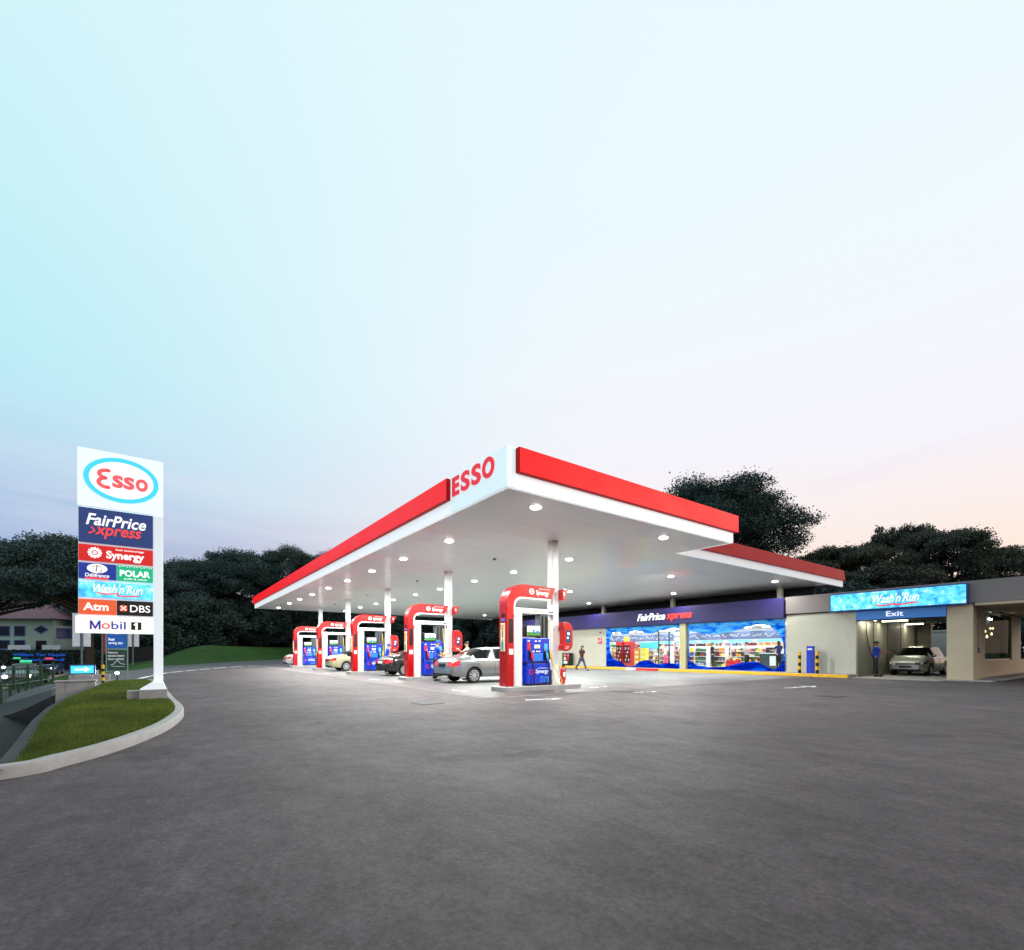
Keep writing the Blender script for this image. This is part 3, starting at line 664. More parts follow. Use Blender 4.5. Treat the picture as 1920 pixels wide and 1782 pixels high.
def make_pump():
    P0 = thing('fuel_pump', 'x', 'fuel pump', (0, 0, .15), 0, 'fuel pumps with red arches under the canopy')
    # local origin: x = world U, y = world V - 12.5
    ya, yb = -.24, .2
    # arch: leg, quarter bend and horizontal band in one sweep of outer and inner outlines
    outer_p = [(8.75, 0)] + [(9.42 - .67 * math.cos(R(a)), 2.62 + .67 * math.sin(R(a))) for a in range(0, 91, 9)] + [(10.78, 3.27)]
    inner_p = [(10.6, 2.88)] + [(9.32 - .3 * math.sin(R(a)), 2.58 + .3 * math.cos(R(a))) for a in range(0, 91, 10)] + [(9.02, 0)]
    n = len(outer_p)
    am_ = MB().prism(outer_p + inner_p, FX, ya, yb)
    am_.build('arch', pump_red, P0, bevel=.012)
    # white lining under the band
    tp = [(9.32 - .3 * math.sin(R(a)), 2.58 + .3 * math.cos(R(a))) for a in range(0, 91, 10)]
    tq = [(9.36 - .29 * math.sin(R(a)), 2.54 + .29 * math.cos(R(a))) for a in range(0, 91, 10)]
    lin_ = MB().prism([(10.58, 2.879)] + [(x + .001, z - .001) for x, z in tp] + [(9.021, 2.3), (9.07, 2.3)] + tq[::-1] + [(10.55, 2.83)], FX, ya + .01, yb - .01)
    lin_.build('arch_lining', pump_white, P0)
    text('lettering', 'Synergy', white_print, P0, (10.2, 3.04, ya), FX, .2, .56, .006, .02, .1)
    text('lettering', 'fuel', white_print, P0, (10.1, 3.19, ya), FX, .05, .11, .005); text('lettering', 'technology', white_print, P0, (10.35, 3.187, ya), FX, .056, .33, .005)
    lg = MB(); ring(lg, 9.74, 3.08, .1, .1, .035, FX, ya - .006, ya); lg.prism(ellipse(9.74, 3.08, .03, .03, 12), FX, ya - .006, ya)
    lg.build('emblem', white_print, P0)
    # leg trims: posters on the end face, black panel and label on the side
    MB().box(8.736, 8.75, -.12, .1, 1.12, 2.02).build('poster', poster_m, P0)
    pz = MB(); pz.box(8.728, 8.737, -.05, .05, 1.16, 1.42); pz.ell((8.734, 0, 1.47), (.008, .035, .045), 8, 6); pz.build('poster_figure', poster_teal, P0)
    pl = MB()
    for k, (z, w) in enumerate(((1.95, .09), (1.9, .07), (1.84, .08))): pl.box(8.73, 8.737, -w, w, z - .014, z + .014)
    pl.build('poster_lines', orange_m, P0)
    vt = MB()
    for k in range(7): vt.box(8.73, 8.737, -.03, .02, 1.57 + .032 * k, 1.59 + .032 * k)
    vt.build('poster_lines', black_plastic, P0)
    MB().box(8.736, 8.75, -.1, .06, 2.23, 2.31).build('notice', black_plastic, P0); MB().box(8.736, 8.75, -.1, .06, 2.08, 2.16).build('notice', pump_blue_light, P0)
    MB().box(8.82, 8.98, ya - .014, ya, 1.4, 2.15).build('advert_panel', black_plastic, P0, bevel=.005)
    MB().box(8.82, 8.98, ya - .012, ya, 1.02, 1.2).build('notice', white_print, P0)
    # white sleeve and header
    MB().cyl((9.26, -.02, 0), (9.26, -.02, 2.36), .205, n=24).build('sleeve', pump_white, P0, smooth=True)
    MB().box(9.03, 10.8, -.2, .16, 2.36, 2.53).build('header', pump_white, P0, bevel=.015)
    hd = MB().box(9.85, 10.15, -.206, -.2, 2.43, 2.455); hd.build('header_print', orange_m, P0)
    hd = MB().box(10.5, 10.7, -.206, -.2, 2.41, 2.46); hd.build('header_print', grey_plastic, P0)
    # dispenser
    MB().box(9.52, 10.5, -.3, .26, .06, .72).build('lower_cabinet', pump_blue, P0, bevel=.02)
    MB().box(9.55, 10.47, -.25, .21, 0, .06).build('plinth', black_plastic, P0)
    MB().box(9.52, 10.5, -.24, .2, .745, 1.56).build('upper_cabinet', pump_blue, P0, bevel=.02)
    MB().box(9.5, 10.52, -.27, .23, .715, .75).build('shelf_trim', black_plastic, P0)
    MB().box(9.74, 10.2, -.262, -.24, .8, 1.06).build('front_panel', pump_blue_light, P0, bevel=.005)
    MB().box(9.72, 10.22, -.252, -.24, 1.1, 1.52).build('control_panel', pump_blue, P0, bevel=.005)
    MB().box(9.84, 10.08, -.258, -.252, 1.22, 1.34).build('display', M('display', S(200, 205, 170), .3, emit=.3), P0)
    for x, z in ((9.6, 1.46), (9.9, 1.46), (10.05, 1.46), (9.8, 1.12), (9.95, 1.12), (10.05, 1.12)): MB().box(x - .04, x + .04, -.259, -.252 if x > 9.7 else -.24, z - .02, z + .02).build('sticker', white_print, P0)
    MB().box(9.555, 9.68, -.256, -.24, 1.16, 1.4).build('grade_panel', nozz_red, P0); MB().box(10.26, 10.4, -.256, -.24, 1.14, 1.38).build('grade_panel', nozz_cyan, P0)
    text('lettering', 'Synergy', white_print, P0, (10.13, .45, -.3), FX, .17, .56, .005, .02, .1)
    text('lettering', 'fuel', white_print, P0, (9.99, .57, -.3), FX, .045, .1, .004); text('lettering', 'technology', white_print, P0, (10.22, .567, -.3), FX, .05, .3, .004)
    em = MB(); ring(em, 9.68, .45, .09, .09, .03, FX, -.306, -.3, 20); em.build('emblem', nozz_red, P0)
    sq = MB(); sq.box(10.05, 10.45, -.3035, -.3, .1, .3); sq.build('wave_print', M('wave_print', S(18, 52, 190), .3, var2=S(70, 150, 230), scale=9), P0)
    # media head on the dispenser and grey riser
    MB().box(9.55, 10.15, -.2, .16, 1.6, 1.98).build('media_head', black_plastic, P0, bevel=.01)
    MB().box(9.58, 10.12, -.212, -.2, 1.64, 1.95).build('media_screen', panel_screen, P0)
    MB().box(9.58, 10.12, -.216, -.212, 1.64, 1.76).build('media_picture', green_m, P0)
    mp_ = MB().box(9.8, 9.88, -.22, -.216, 1.72, 1.84).box(9.95, 10.06, -.22, -.216, 1.74, 1.8); mp_.build('media_picture', pump_blue_light, P0)
    MB().box(10.17, 10.52, -.16, .12, 1.56, 2.36).build('riser', grey_plastic, P0, bevel=.01)
    hl = MB().box(10.24, 10.28, -.2, -.16, 1.6, 2.3).box(10.4, 10.43, -.2, -.16, 1.6, 2.3); hl.build('hose_guide', black_plastic, P0)
    # nozzles: holster, coloured grip, spout, hose
    for x, mcol, hz in ((9.66, nozz_red, None), (10.3, nozz_cyan, None), (10.46, nozz_yel, hose_yellow)):
        nz = MB(); nz.box(x - .05, x + .05, -.29, -.24, .86, 1.12); nz.build('holster', black_plastic, P0, bevel=.01)
        g = MB(); g.tube([(x + .01, -.31, 1.1), (x + .03, -.33, 1.0), (x + .05, -.33, .9), (x + .06, -.32, .82)], [.03, .036, .03, .024], 8); g.tube([(x + .01, -.33, 1.02), (x - .03, -.36, .98), (x - .02, -.36, .9), (x + .03, -.34, .86)], .01, 6)
        gn = g.build('nozzle', mcol, P0, smooth=True)
        MB().tube([(x + .01, -.31, 1.1), (x - .01, -.3, 1.18), (x - .03, -.28, 1.24)], .013, 6).build('spout', steel, gn, smooth=True)
        hp = [(x + .06, -.32, .82), (x + .08, -.34, .6), (x + .09, -.36, .3), (x + .07, -.38, .08), (x + .02, -.36, .05), (x - .0, -.32, .12)] if hz is None else \
             [(x + .06, -.32, .82), (x + .14, -.36, .62), (x + .34, -.42, .3), (x + .42, -.44, .1), (x + .3, -.42, .02), (x + .16, -.4, .12), (x + .1, -.34, .5), (x + .08, -.28, 1.1), (x + .07, -.24, 1.7), (x + .05, -.2, 2.2)]
        hp = [tuple(p) for p in spline(hp, 6)]
        MB().tube(hp, .017, 8).build('hose', hz or hose_black, P0, smooth=True)
    bl_ = MB()
    bl_.box(10.53, 10.62, -.22, -.13, 0, .5); bl_.build('hose_post', black_plastic, P0)
    # red payment terminal on the column, and the small red flag above
    tpoly = [(11.0, 1.16), (11.16, 1.12), (11.28, 1.14), (11.4, 1.22), (11.46, 1.34), (11.46, 1.86), (11.42, 2.0), (11.32, 2.09), (11.2, 2.12), (11.0, 2.12), (11.0, 1.94), (11.05, 1.9), (11.05, 1.36), (11.0, 1.32)]
    term = MB().prism(tpoly, FX, -.36, -.12).build('terminal', pump_red_dark, P0, bevel=.015)
    MB().box(11.14, 11.36, -.368, -.36, 1.42, 1.84).build('terminal_screen', screen, term)
    ts = MB().box(11.17, 11.26, -.372, -.368, 1.55, 1.62).box(11.2, 11.3, -.372, -.368, 1.68, 1.78); ts.build('screen_icon', white_print, term)
    tl = MB(); tl.box(11.14, 11.28, -.366, -.36, 1.27, 1.29); tl.box(11.1, 11.24, -.366, -.36, 1.22, 1.24); tl.build('terminal_print', white_print, term)
    fl_ = MB().prism([(11.1, 2.88), (11.2, 2.88), (11.36, 3.26), (11.1, 3.26)], FX, ya, yb).build('arch_end', pump_red, P0, bevel=.01)
    text('lettering', '1', white_print, fl_, (11.16, 3.1, ya), FX, .12, .05, .005, .02)
    return P0
pump0 = make_pump()
plabs = ['nearest red arched fuel pump, at the ESSO corner beside the silver car\'s nose', 'second red arched fuel pump, behind the silver car with a blue attendant at it',
         'third red arched fuel pump, behind the tail of the black car', 'fourth red arched fuel pump, behind the tail of the cream car', 'farthest red arched fuel pump, beside the white car']
for k, v in enumerate(PV):
    o = pump0 if k == 0 else dup(pump0, plabs[k])
    o['label'] = plabs[k]; o.location = (0, v, .15)
def extinguisher(loc, label):
    t = thing('fire_extinguisher', label, 'extinguisher', loc, 0, 'fire extinguishers at the canopy columns')
    MB().lathe([(0, .0), (.085, .0), (.09, .03), (.09, .46), (.07, .53), (.03, .57), (.03, .6)], (0, 0, 0), n=16).build('cylinder', red_paint, t, smooth=True)
    MB().box(-.02, .1, -.02, .02, .6, .64).tube([(.03, 0, .6), (.12, -.02, .55), (.12, -.03, .3), (.1, -.05, .12)], .012, 6).build('valve', black_plastic, t)
    MB().box(-.06, .05, -.096, -.088, .25, .4).build('sticker', white_print, t)
    return t
ex0 = extinguisher((11.24, 12.42, .15), 'red fire extinguisher by the yellow hose at the nearest column')
for k, v in enumerate(PV[1:]): dup(ex0, f'red fire extinguisher at the foot of the {ordn(k + 1)} column from the ESSO corner', (11.24, v - .08, .15))

# ------------------------------------------------------------------ shop and car wash
shop = thing('shop_building', 'long low filling station shop with purple fascia and bright glass front', 'shop', (0, 0, 0))
FU0 = 28.0
def bx(name, mat, *a, bevel=0, parent=shop, label=None): return MB().box(*a).build(name, mat, parent, bevel=bevel, label=label)
MB().box(26.8, 28.02, 9.2, 37, -.02, .15).build('pavement', concrete_m, kind='structure')
def kerbpart(v0, v1, mat, nm='painted_kerb'): MB().box(26.66, 26.8, v0, v1, -.02, .152).build(nm, mat, kind='structure', bevel=.015)
kerbpart(9.1, 20.0, yellow); kerbpart(20.0, 21.9, red_paint); kerbpart(21.9, 22.8, white_print); kerbpart(22.8, 37, yellow)
MB().prism([(26.1, 20.1), (26.65, 20.1), (26.65, 21.8), (26.1, 21.8)], ZF, -.01, .03).build('ramp_mat', red_paint, kind='structure')
# walls
bx('wall', beige, 28, 28.25, 25.9, 37, .0, 3.15)
bx('wall', beige, 28, 28.25, 9.2, 12.5, .0, 3.3)
bx('fascia', purple, 27.72, 28.25, 12.53, 37, 3.15, 4.28, bevel=.01)
bx('pillar', pillar_m, 27.8, 28.24, 18.72, 19.18, .15, 3.15, bevel=.01)
bx('wall', interior_white, 36, 36.2, 12.2, 37, 0, 4.0); bx('wall', interior_white, 28.3, 36, 36.8, 37, 0, 4.0); bx('wall', interior_white, 28.26, 36, 12.2, 12.5, 0, 4.0)
bx('floor', interior_floor, 28.02, 36, 12.5, 36.8, -.02, .16)
bx('ceiling', interior_white, 28.26, 36, 12.5, 36.8, 3.1, 3.16)
bx('roof', grey_beige, 27.9, 40.4, 12.5, 37, 4.15, 4.27)
bx('clerestory_wall', dark_void, 30.75, 31.0, 12.2, 46, 4.27, H + .02)
for k, v in enumerate(np.arange(14.2, 36, 2.2)):
    for u in (29.6, 32.2, 34.6): bx('ceiling_panel', ceiling_panel, u - .3, u + .3, v - .6, v + .6, 3.07, 3.098)
txt = text('lettering', 'FairPrice', white_letter, shop, (-21.42, 3.74, 27.72), FU, .5, 2.36, .05, .02, .3)
text('lettering', 'xpress', red_letter, shop, (-19.16, 3.6, 27.72), FU, .5, 2.0, .05, .02, .3)
fs_ = MB(); fs_.box(27.97, 28, 26.35, 26.75, 1.95, 2.4); fs_.build('hydrant_sign', red_paint, shop)
sg = MB(); ring(sg, -26.57, 2.16, .1, .1, .04, FU, 27.965, 27.97, 16); sg.box(27.965, 27.97, 26.43, 26.47, 2.16, 2.36); sg.build('sign_symbol', white_print, shop)
MB().box(27.97, 28, 26.2, 26.27, 1.93, 2.0).build('call_point', red_paint, shop); MB().box(27.9, 28, 26.45, 26.53, 2.76, 2.86).build('wall_lamp', red_paint, shop)
# glazing with printed film: (s, z) outlines in metres, s measured from the left edge
def glazing(vl, vr, hole, mull):
    w = vl - vr
    fr = MB(); fr.box(27.98, 28.04, vr, vl, .15, .21); fr.box(27.98, 28.04, vr, vl, 3.09, 3.15)
    for s_ in [0, w - .06] + mull: fr.box(27.981, 28.039, vl - s_ - .06, vl - s_, .21, 3.09)
    win = fr.build('shop_window', black_plastic if mull else steel, shop)
    MB().box(28.005, 28.013, vr + .06, vl - .06, .21, 3.09).build('pane', shop_glass, win)
    bm = bmesh.new()
    for lp in ([(0.02, .17), (w - .02, .17), (w - .02, 3.13), (.02, 3.13)], hole):
        vs = [bm.verts.new((27.972, vl - s_, z)) for s_, z in lp]
        for i in range(len(vs)): bm.edges.new((vs[i], vs[(i + 1) % len(vs)]))
    bmesh.ops.triangle_fill(bm, use_beauty=True, edges=bm.edges)
    bmesh.ops.solidify(bm, geom=bm.faces[:], thickness=.003)
    me = bpy.data.meshes.new('window_film'); bm.to_mesh(me); bm.free(); me.materials.append(film_m); link('window_film', me, win)
    return win
def cv(px, x0, x1, w, zt, zb):
    """outline traced on the film, given in the film's own grid"""
    return [tuple(p) for p in spline([((x - x0) / (x1 - x0) * w, 3.1 - (y - zt(x)) / (zb(x) - zt(x)) * 2.95) for x, y in px], 4)]
h1 = [(160, 760), (180, 620), (240, 520), (310, 490), (400, 505), (470, 550), (560, 545), (640, 500), (760, 470), (880, 490), (1000, 530), (1110, 530), (1220, 490), (1400, 455), (1620, 450),
      (1628, 800), (1620, 1120), (1500, 1140), (1350, 1140), (1220, 1175), (1120, 1130), (1020, 1085), (920, 1095), (830, 1130), (740, 1205), (640, 1232), (560, 1225), (500, 1190), (430, 1130), (330, 1110), (230, 1040), (175, 920)]
h2 = [(80, 640), (85, 400), (240, 405), (420, 435), (620, 430), (800, 410), (1000, 370), (1150, 320), (1300, 285), (1480, 280), (1590, 330), (1680, 420), (1740, 530), (1765, 680), (1755, 850), (1700, 980), (1610, 1035), (1490, 985), (1320, 905),
      (1150, 925), (1000, 945), (850, 985), (650, 1015), (400, 1005), (250, 980), (180, 940), (90, 915)]
glazing(25.87, 19.2, cv(h1, 80, 1650, 6.67, lambda x: 420 - .037 * (x - 80), lambda x: 1245), [4.85, 5.7])
glazing(18.7, 12.54, cv(h2, 50, 1790, 6.16, lambda x: 270 - .052 * (x - 50), lambda x: 1045 + .02 * (x - 50)), [])
# car wash block, parapet, side office
bx('parapet', grey_beige, 27.9, 28.3, -14, 12.5, 3.36, 4.3, bevel=.01)
bx('parapet_groove', dark_void, 27.96, 28.25, 9.2, 12.5, 3.3, 3.36)
bx('soffit', tan, 28.3, 42, -14, 4.85, 3.22, 3.36); bx('roof', grey_beige, 28.3, 42, -14, 12.5, 4.1, 4.25); bx('eaves', tan, 27.93, 28.3, -14, 4.85, 3.24, 3.36)
bx('pillar', pillar_m if False else tan, 28.0, 28.6, 4.91, 5.77, 0, 3.36, bevel=.01)
bx('wall', bay_wall, 28.26, 38.4, 9.2, 9.42, 0, 3.4); bx('wall', bay_wall, 28.6, 38.4, 5.6, 5.77, 0, 3.4, label='grey right-hand wall of the wash bay')
bx('wall', bay_wall, 38.0, 38.3, 8.55, 9.2, 0, 3.4, label='short return wall at the rear of the wash bay')
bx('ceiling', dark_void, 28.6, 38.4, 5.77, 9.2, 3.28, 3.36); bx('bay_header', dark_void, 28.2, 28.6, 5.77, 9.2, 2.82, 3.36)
MB().box(26.9, 39, 5.8, 9.18, -.02, .012).build('wash_bay_floor', concrete_m, kind='structure')
bh = MB().box(27.96, 28.2, 5.78, 9.19, 2.84, 3.3).build('exit_board', blue_sign, shop, bevel=.005)
text('lettering', 'Exit', white_letter, bh, (-7.62, 3.08, 27.96), FU, .24, .66, .02, .006)
mu = [(0, 0)]
# pipes and fittings under the bay ceiling
pp = MB()
for v in (6.3, 6.9, 7.4, 8.3): pp.cyl((28.8, v, 3.12), (37.8, v, 3.12), .04, n=8)
for u in (30, 32, 34.5, 36.5): pp.box(u - .1, u + .1, 6.0, 9.0, 2.96, 3.08)
pp.build('ceiling_pipes', grey_plastic, shop)
warm_tube = M('warm_tube', S(255, 250, 200), .4, emit=7, ecol=(1, .97, .74, 1))
for k, (u, v, rz_) in enumerate(((29.3, 8.95, 0), (31.2, 8.5, 1), (35.6, 8.9, 1))):
    t = thing('strip_light', f'warm strip light under the wash bay ceiling, {ordn(k)} from the exit', 'strip light', (u, v, 2.9), 0, 'strip lights in the wash bay')
    (MB().box(-.7, .7, -.05, .05, .03, .1) if rz_ == 0 else MB().box(-.05, .05, -.6, .6, .03, .1)).build('housing', white, t)
    (MB().cyl((-.65, 0, 0), (.65, 0, 0), .03, n=8) if rz_ == 0 else MB().cyl((0, -.55, 0), (0, .55, 0), .03, n=8)).build('tube', warm_tube, t)
    ld = bpy.data.lights.new('strip_glow', 'AREA'); ld.shape = 'RECTANGLE'; ld.size = 1.2; ld.size_y = .1; ld.energy = 30; ld.color = (1, .96, .72)
    lo = bpy.data.objects.new('strip_glow', ld); C.objects.link(lo); lo.parent = t; lo.location = (0, 0, -.06); lo.rotation_euler = (0, 0, 0 if rz_ == 0 else R(90))
MB().tube([tuple(p) for p in spline([(29.2, 9.15, 2.8), (29.4, 9.16, 2.0), (29.9, 9.15, 1.2), (30.6, 9.14, .7), (31.6, 9.15, .6)], 6)], .02, 6).build('wash_hose', hose_black, shop)
for u in (30.4, 32.6, 34.8): MB().box(u - .012, u + .012, 9.185, 9.2, .1, 3.2).build('panel_joint', dark_void, shop)
# lit Wash n Run box sign
ws = thing('wash_sign', 'long bright blue lit box sign reading Wash\'n\'Run above the wash bay', 'sign', (0, 0, 0))
MB().box(27.62, 27.9, 5.02, 10.22, 3.3, 4.2).build('sign_case', blue_frame, ws, bevel=.01)
MB().box(27.6, 27.62, 5.07, 10.17, 3.35, 4.15).build('sign_face', splash_m, ws)
text('lettering', "Wash'n'Run", white_letter, ws, (-7.5, 3.8, 27.6), FU, .42, 1.75, .012, .012, .35)
sw = MB(); sw.stroke([tuple(p) for p in spline([(-8.25, 3.5), (-7.9, 3.47), (-7.55, 3.53), (-7.5, 3.47), (-7.1, 3.49), (-6.7, 3.53)], 4)], .06, FU, 27.59, .008)
sw.build('swoosh', red_letter, ws)
# side office
bx('wall', tan, 28.601, 30.25, 4.915, 5.2, 0, 3.22); bx('wall', tan, 30.25, 40.6, 4.915, 5.2, 0, .86, label='low tan wall under the office window')
bx('wall', beige, 36.9, 39.6, 4.96, 5.25, .86, 3.22)
bx('window_frame', yellow_board if False else M('olive_frame', S(130, 124, 70), .5), 36.7, 36.9, 4.93, 5.2, .86, 3.22)
ow = MB().box(30.25, 36.7, 4.98, 5.02, .86, .92).box(30.25, 36.7, 4.98, 5.02, 3.16, 3.22).box(30.25, 30.32, 4.981, 5.019, .92, 3.16).build('office_window', steel, shop)
MB().box(30.32, 36.7, 4.995, 5.003, .92, 3.16).build('pane', office_glass, ow)
bx('wall', M('office_back', S(58, 62, 60), .95, spec=.02), 28.7, 40.5, 5.5, 5.598, 0, 3.22, label='dark office back wall')
curt = M('curtain', S(92, 116, 106), .8, var=.2, scale=8, stretch=(6, 6, .3))
cm = MB(); cw = [(30.6 + .055 * k, 5.3 + .05 * math.sin(k * 1.15) + .02 * math.sin(k * .4)) for k in range(100)]
for (u0, v0_), (u1, v1_) in zip(cw, cw[1:]): cm.add([(u0, v0_, .88), (u1, v1_, .88), (u1, v1_, 1.95), (u0, v0_, 1.95)], [(0, 1, 2, 3)])
cm.build('curtain', curt, shop)
wl_ = M('warm_globe', S(255, 225, 140), .4, emit=2.6, ecol=(1, .78, .4, 1))
gl = MB()
for u, z, r in ((31.2, 1.95, .06), (32.1, 2.0, .17), (33.8, 2.02, .12), (33.4, 2.3, .07), (34.6, 2.48, .06), (35.2, 2.5, .06), (34.9, 2.2, .08), (31.8, 2.02, .1)): gl.ell((u, 5.42, z), (r, .04, r), 10, 8)
gl.build('warm_lights', wl_, shop)
MB().box(34.2, 34.9, 5.4, 5.44, 2.92, 3.0).build('cool_light', ceiling_panel, shop)
wd_ = MB().box(28.75, 28.95, 4.86, 4.914, 2.75, 3.1).build('junction_box', grey_beige, shop)
MB().cyl((28.86, 4.9, 2.75), (28.86, 4.9, 1.45), .012, n=6).build('conduit', grey_plastic, shop)
MB().box(28.8, 29.02, 4.84, 4.913, 1.22, 1.45).build('switch_box', grey_plastic, shop, bevel=.01)
MB().box(29.4, 41.5, 4.2, 4.9, -.02, .1).build('office_pavement', concrete_m, kind='structure', bevel=.02)
MB().box(27.7, 28.6, 4.3, 5.77, -.02, .05).build('pillar_footing', concrete_m, kind='structure', bevel=.015)
bwl = MB().box(44, 44.2, 6.5, 15, 0, 2.7).box(43.95, 44.25, 6.45, 15.05, 2.7, 2.8).build('sky_stand_in_wall', white); tag(bwl, 'added pale wall standing in for sky seen through the back of the wash bay', 'wall')  # added wall, its pale face stands in for bright sky behind the bay
# bollards and blue service box on the pavement
def bollard(loc, label, h=1.12, r=.075):
    t = thing('bollard', label, 'bollard', loc, 0, 'yellow and black bollards')
    n = 6
    for k in range(n):
        MB().cyl((0, 0, h * k / n), (0, 0, h * (k + 1) / n), r, n=16).build('band', yellow if k % 2 else black_plastic, t, smooth=True)
    MB().ell((0, 0, h), (r, r, .03), 16, 4, 0).build('bollard_cap', yellow, t, smooth=True)
    return t
b0 = bollard((27.36, 11.55, .15), 'yellow and black striped bollard left of the blue service box')
dup(b0, 'yellow and black striped bollard touching the right side of the blue service box', (27.3, 10.68, .15))
sb = thing('service_box', 'tall bright blue air and water service box between two striped bollards', 'service box', (27.45, 11.05, .15))
MB().box(-.1, .1, -.17, .17, 0, 1.42).build('cabinet', pump_blue, sb, bevel=.02); MB().box(-.11, -.1, -.1, .1, 1.22, 1.3).build('label_plate', white_print, sb)

# ------------------------------------------------------------------ things inside the shop
def goods(mb_list, name, parent):
    """joined packets with their own print colours"""
    v = []; f = []; col = []
    for (x0, x1, y0, y1, z0, z1, c) in mb_list:
        o = len(v); v += [(x, y, z) for z in (z0, z1) for y in (y0, y1) for x in (x0, x1)]
        f += [[o + i for i in q] for q in ((0, 2, 3, 1), (4, 5, 7, 6), (0, 1, 5, 4), (2, 6, 7, 3), (0, 4, 6, 2), (1, 3, 7, 5))]; col += [c] * 24
    me = bpy.data.meshes.new(name); me.from_pydata(v, [], f)
    ca = me.color_attributes.new('print', 'FLOAT_COLOR', 'CORNER'); ca.data.foreach_set('color', np.array(col, float).ravel()); me.materials.append(goods_m)
    return link(name, me, parent, 'stuff')
PAL = [S(200, 40, 40), S(235, 200, 70), S(240, 235, 225), S(90, 50, 40), S(60, 110, 60), S(240, 150, 60), S(50, 70, 140), S(230, 225, 200), S(150, 30, 40), S(220, 120, 130), S(110, 150, 190), S(40, 36, 40)]
def shelf_unit(loc, label, w=.95, h=2.0, nsh=5, pal=None, dep=.45):
    t = thing('shelf_unit', label, 'shelf', loc, 0, 'white grocery shelves in the shop'); pal = pal or PAL
    MB().box(.0, .03, -w / 2, w / 2, 0, h).build('back_panel', interior_white, t)
    MB().box(-dep, .03, -w / 2 - .02, -w / 2, 0, h).build('side_panel', interior_white, t); MB().box(-dep, .03, w / 2, w / 2 + .02, 0, h).build('side_panel', interior_white, t)
    sh_me = MB().box(-dep, 0, -w / 2, w / 2, 0, .035).mesh('shelf', interior_white); gl_ = []
    for k in range(nsh):
        z = .1 + (h - .2) * k / nsh; s_ = link('shelf', sh_me, t); s_.location = (0, 0, z)
        y = -w / 2 + .02; main = rnd.choice(pal)
        while y < w / 2 - .1:
            ww = rnd.uniform(.06, .16); hh = (h - .2) / nsh * rnd.uniform(.5, .82)
            c = main if rnd.random() < .5 else rnd.choice(pal)
            gl_.append((-dep + .03 + rnd.uniform(0, .05), -.05, y, y + ww, z + .036, z + hh, c)); y += ww + .008
            if rnd.random() < .15: main = rnd.choice(pal)
    goods(gl_, 'goods', t); return t
BK = [(13.3 + i * 1.02) for i in range(23)]
for k, v in enumerate(BK):
    pal = [S(90, 26, 34), S(50, 30, 36), S(150, 40, 46)] if k in (5, 9, 10) else ([S(245, 180, 110), S(240, 150, 70), S(250, 210, 150)] if k in (2, 3) else None)
    shelf_unit((35.9, v, .16), f'tall white grocery shelf on the shop\'s back wall, {ordn(k) if k < 18 else str(k + 1) + "th"} from the wash side', pal=pal)
for k, (u, v) in enumerate(((32.9, 15.6), (32.9, 16.6), (32.7, 17.6), (31.6, 18.4), (32.6, 20.4), (32.6, 21.4), (31.9, 23.0))):
    shelf_unit((u, v, .16), f'waist to head high white shelf standing free in the shop, {ordn(k)} from the counter', h=1.55, nsh=4)
fz = thing('ceiling_frieze', 'grey blue frieze with white script hanging over the shop shelves', 'frieze', (0, 0, 0))
MB().box(34.6, 34.68, 12.6, 36.5, 2.22, 2.82).build('board', frieze_m, fz)
scm = MB(); x = -36
while x < -12.8:
    pts_ = [(x, 2.5 + rnd.uniform(-.08, .08))]
    for q in range(rnd.randint(4, 8)): pts_.append((pts_[-1][0] + rnd.uniform(.08, .14), 2.5 + rnd.uniform(-.16, .16)))
    scm.stroke([tuple(p) for p in spline(pts_, 3)], .035, FU, 34.592, .006); x = pts_[-1][0] + .2
scm.build('script', white_print, fz)
lightbox = M('light_box', S(120, 205, 245), .4, emit=.8)
for k in range(6):
    o = MB().box(34.9, 35.0, 14.3 + 2.3 * k - .9, 14.3 + 2.3 * k + .9, 2.02, 2.2).build('header_sign', lightbox); tag(o, f'pale blue light box over the back shelves, {ordn(k)} from the counter end', 'light box', 'pale blue light boxes over the shelves')
def cooler(loc, label, m_):
    t = thing('drinks_cooler', label, 'cooler', loc, 0, 'red drinks coolers'); MB().box(0, .6, -.33, .33, 0, 1.95).build('cabinet', m_, t, bevel=.02)
    MB().box(-.02, 0, -.27, .27, .3, 1.6).build('glass_door', dark_glass, t); MB().box(-.022, 0, -.3, .3, 1.66, 1.9).build('header', M('cooler_head', S(225, 60, 60), .4, emit=.4), t)
    g = [(-.035, -.02, -.22 + .11 * i, -.14 + .11 * i, .4 + .3 * j, .6 + .3 * j, S(200, 40, 40) if (i + j) % 3 else S(235, 235, 230)) for i in range(4) for j in range(4)]; goods(g, 'cans', t)
    return t
c0 = cooler((29.6, 26.0, .16), 'red drinks cooler at the far left of the shop window', red_paint); dup(c0, 'red drinks cooler right of another by the grey clad shopper', (29.7, 25.25, .16))
def standee(loc, label, m_, w=.5, h=1.4):
    t = thing('display_stand', label, 'display stand', loc, 0, 'bright cardboard stands by the shop door'); MB().box(0, .4, -w / 2, w / 2, .06, h).build('body', m_, t, bevel=.01)
    for z in (.35, .75, 1.1):
        MB().box(-.012, 0, -w * .34, w * .34, z - .12, z + .1).build('panel', M('stand_panel', S(250, 235, 170), .5, var=.2), t)
    MB().box(.05, .35, -w / 2 + .04, w / 2 - .04, 0, .06).build('plinth', black_plastic, t); return t
standee((29.4, 24.05, .16), 'orange display stand in the left shop window', orange_m); standee((29.4, 23.5, .16), 'yellow display stand beside the orange one in the left shop window', yellow_board)
o = MB().box(31.2, 31.25, 23.4, 25.2, 1.55, 2.05).build('poster_board', teal_board); tag(o, 'turquoise board hanging above the orange and yellow stands', 'poster board')
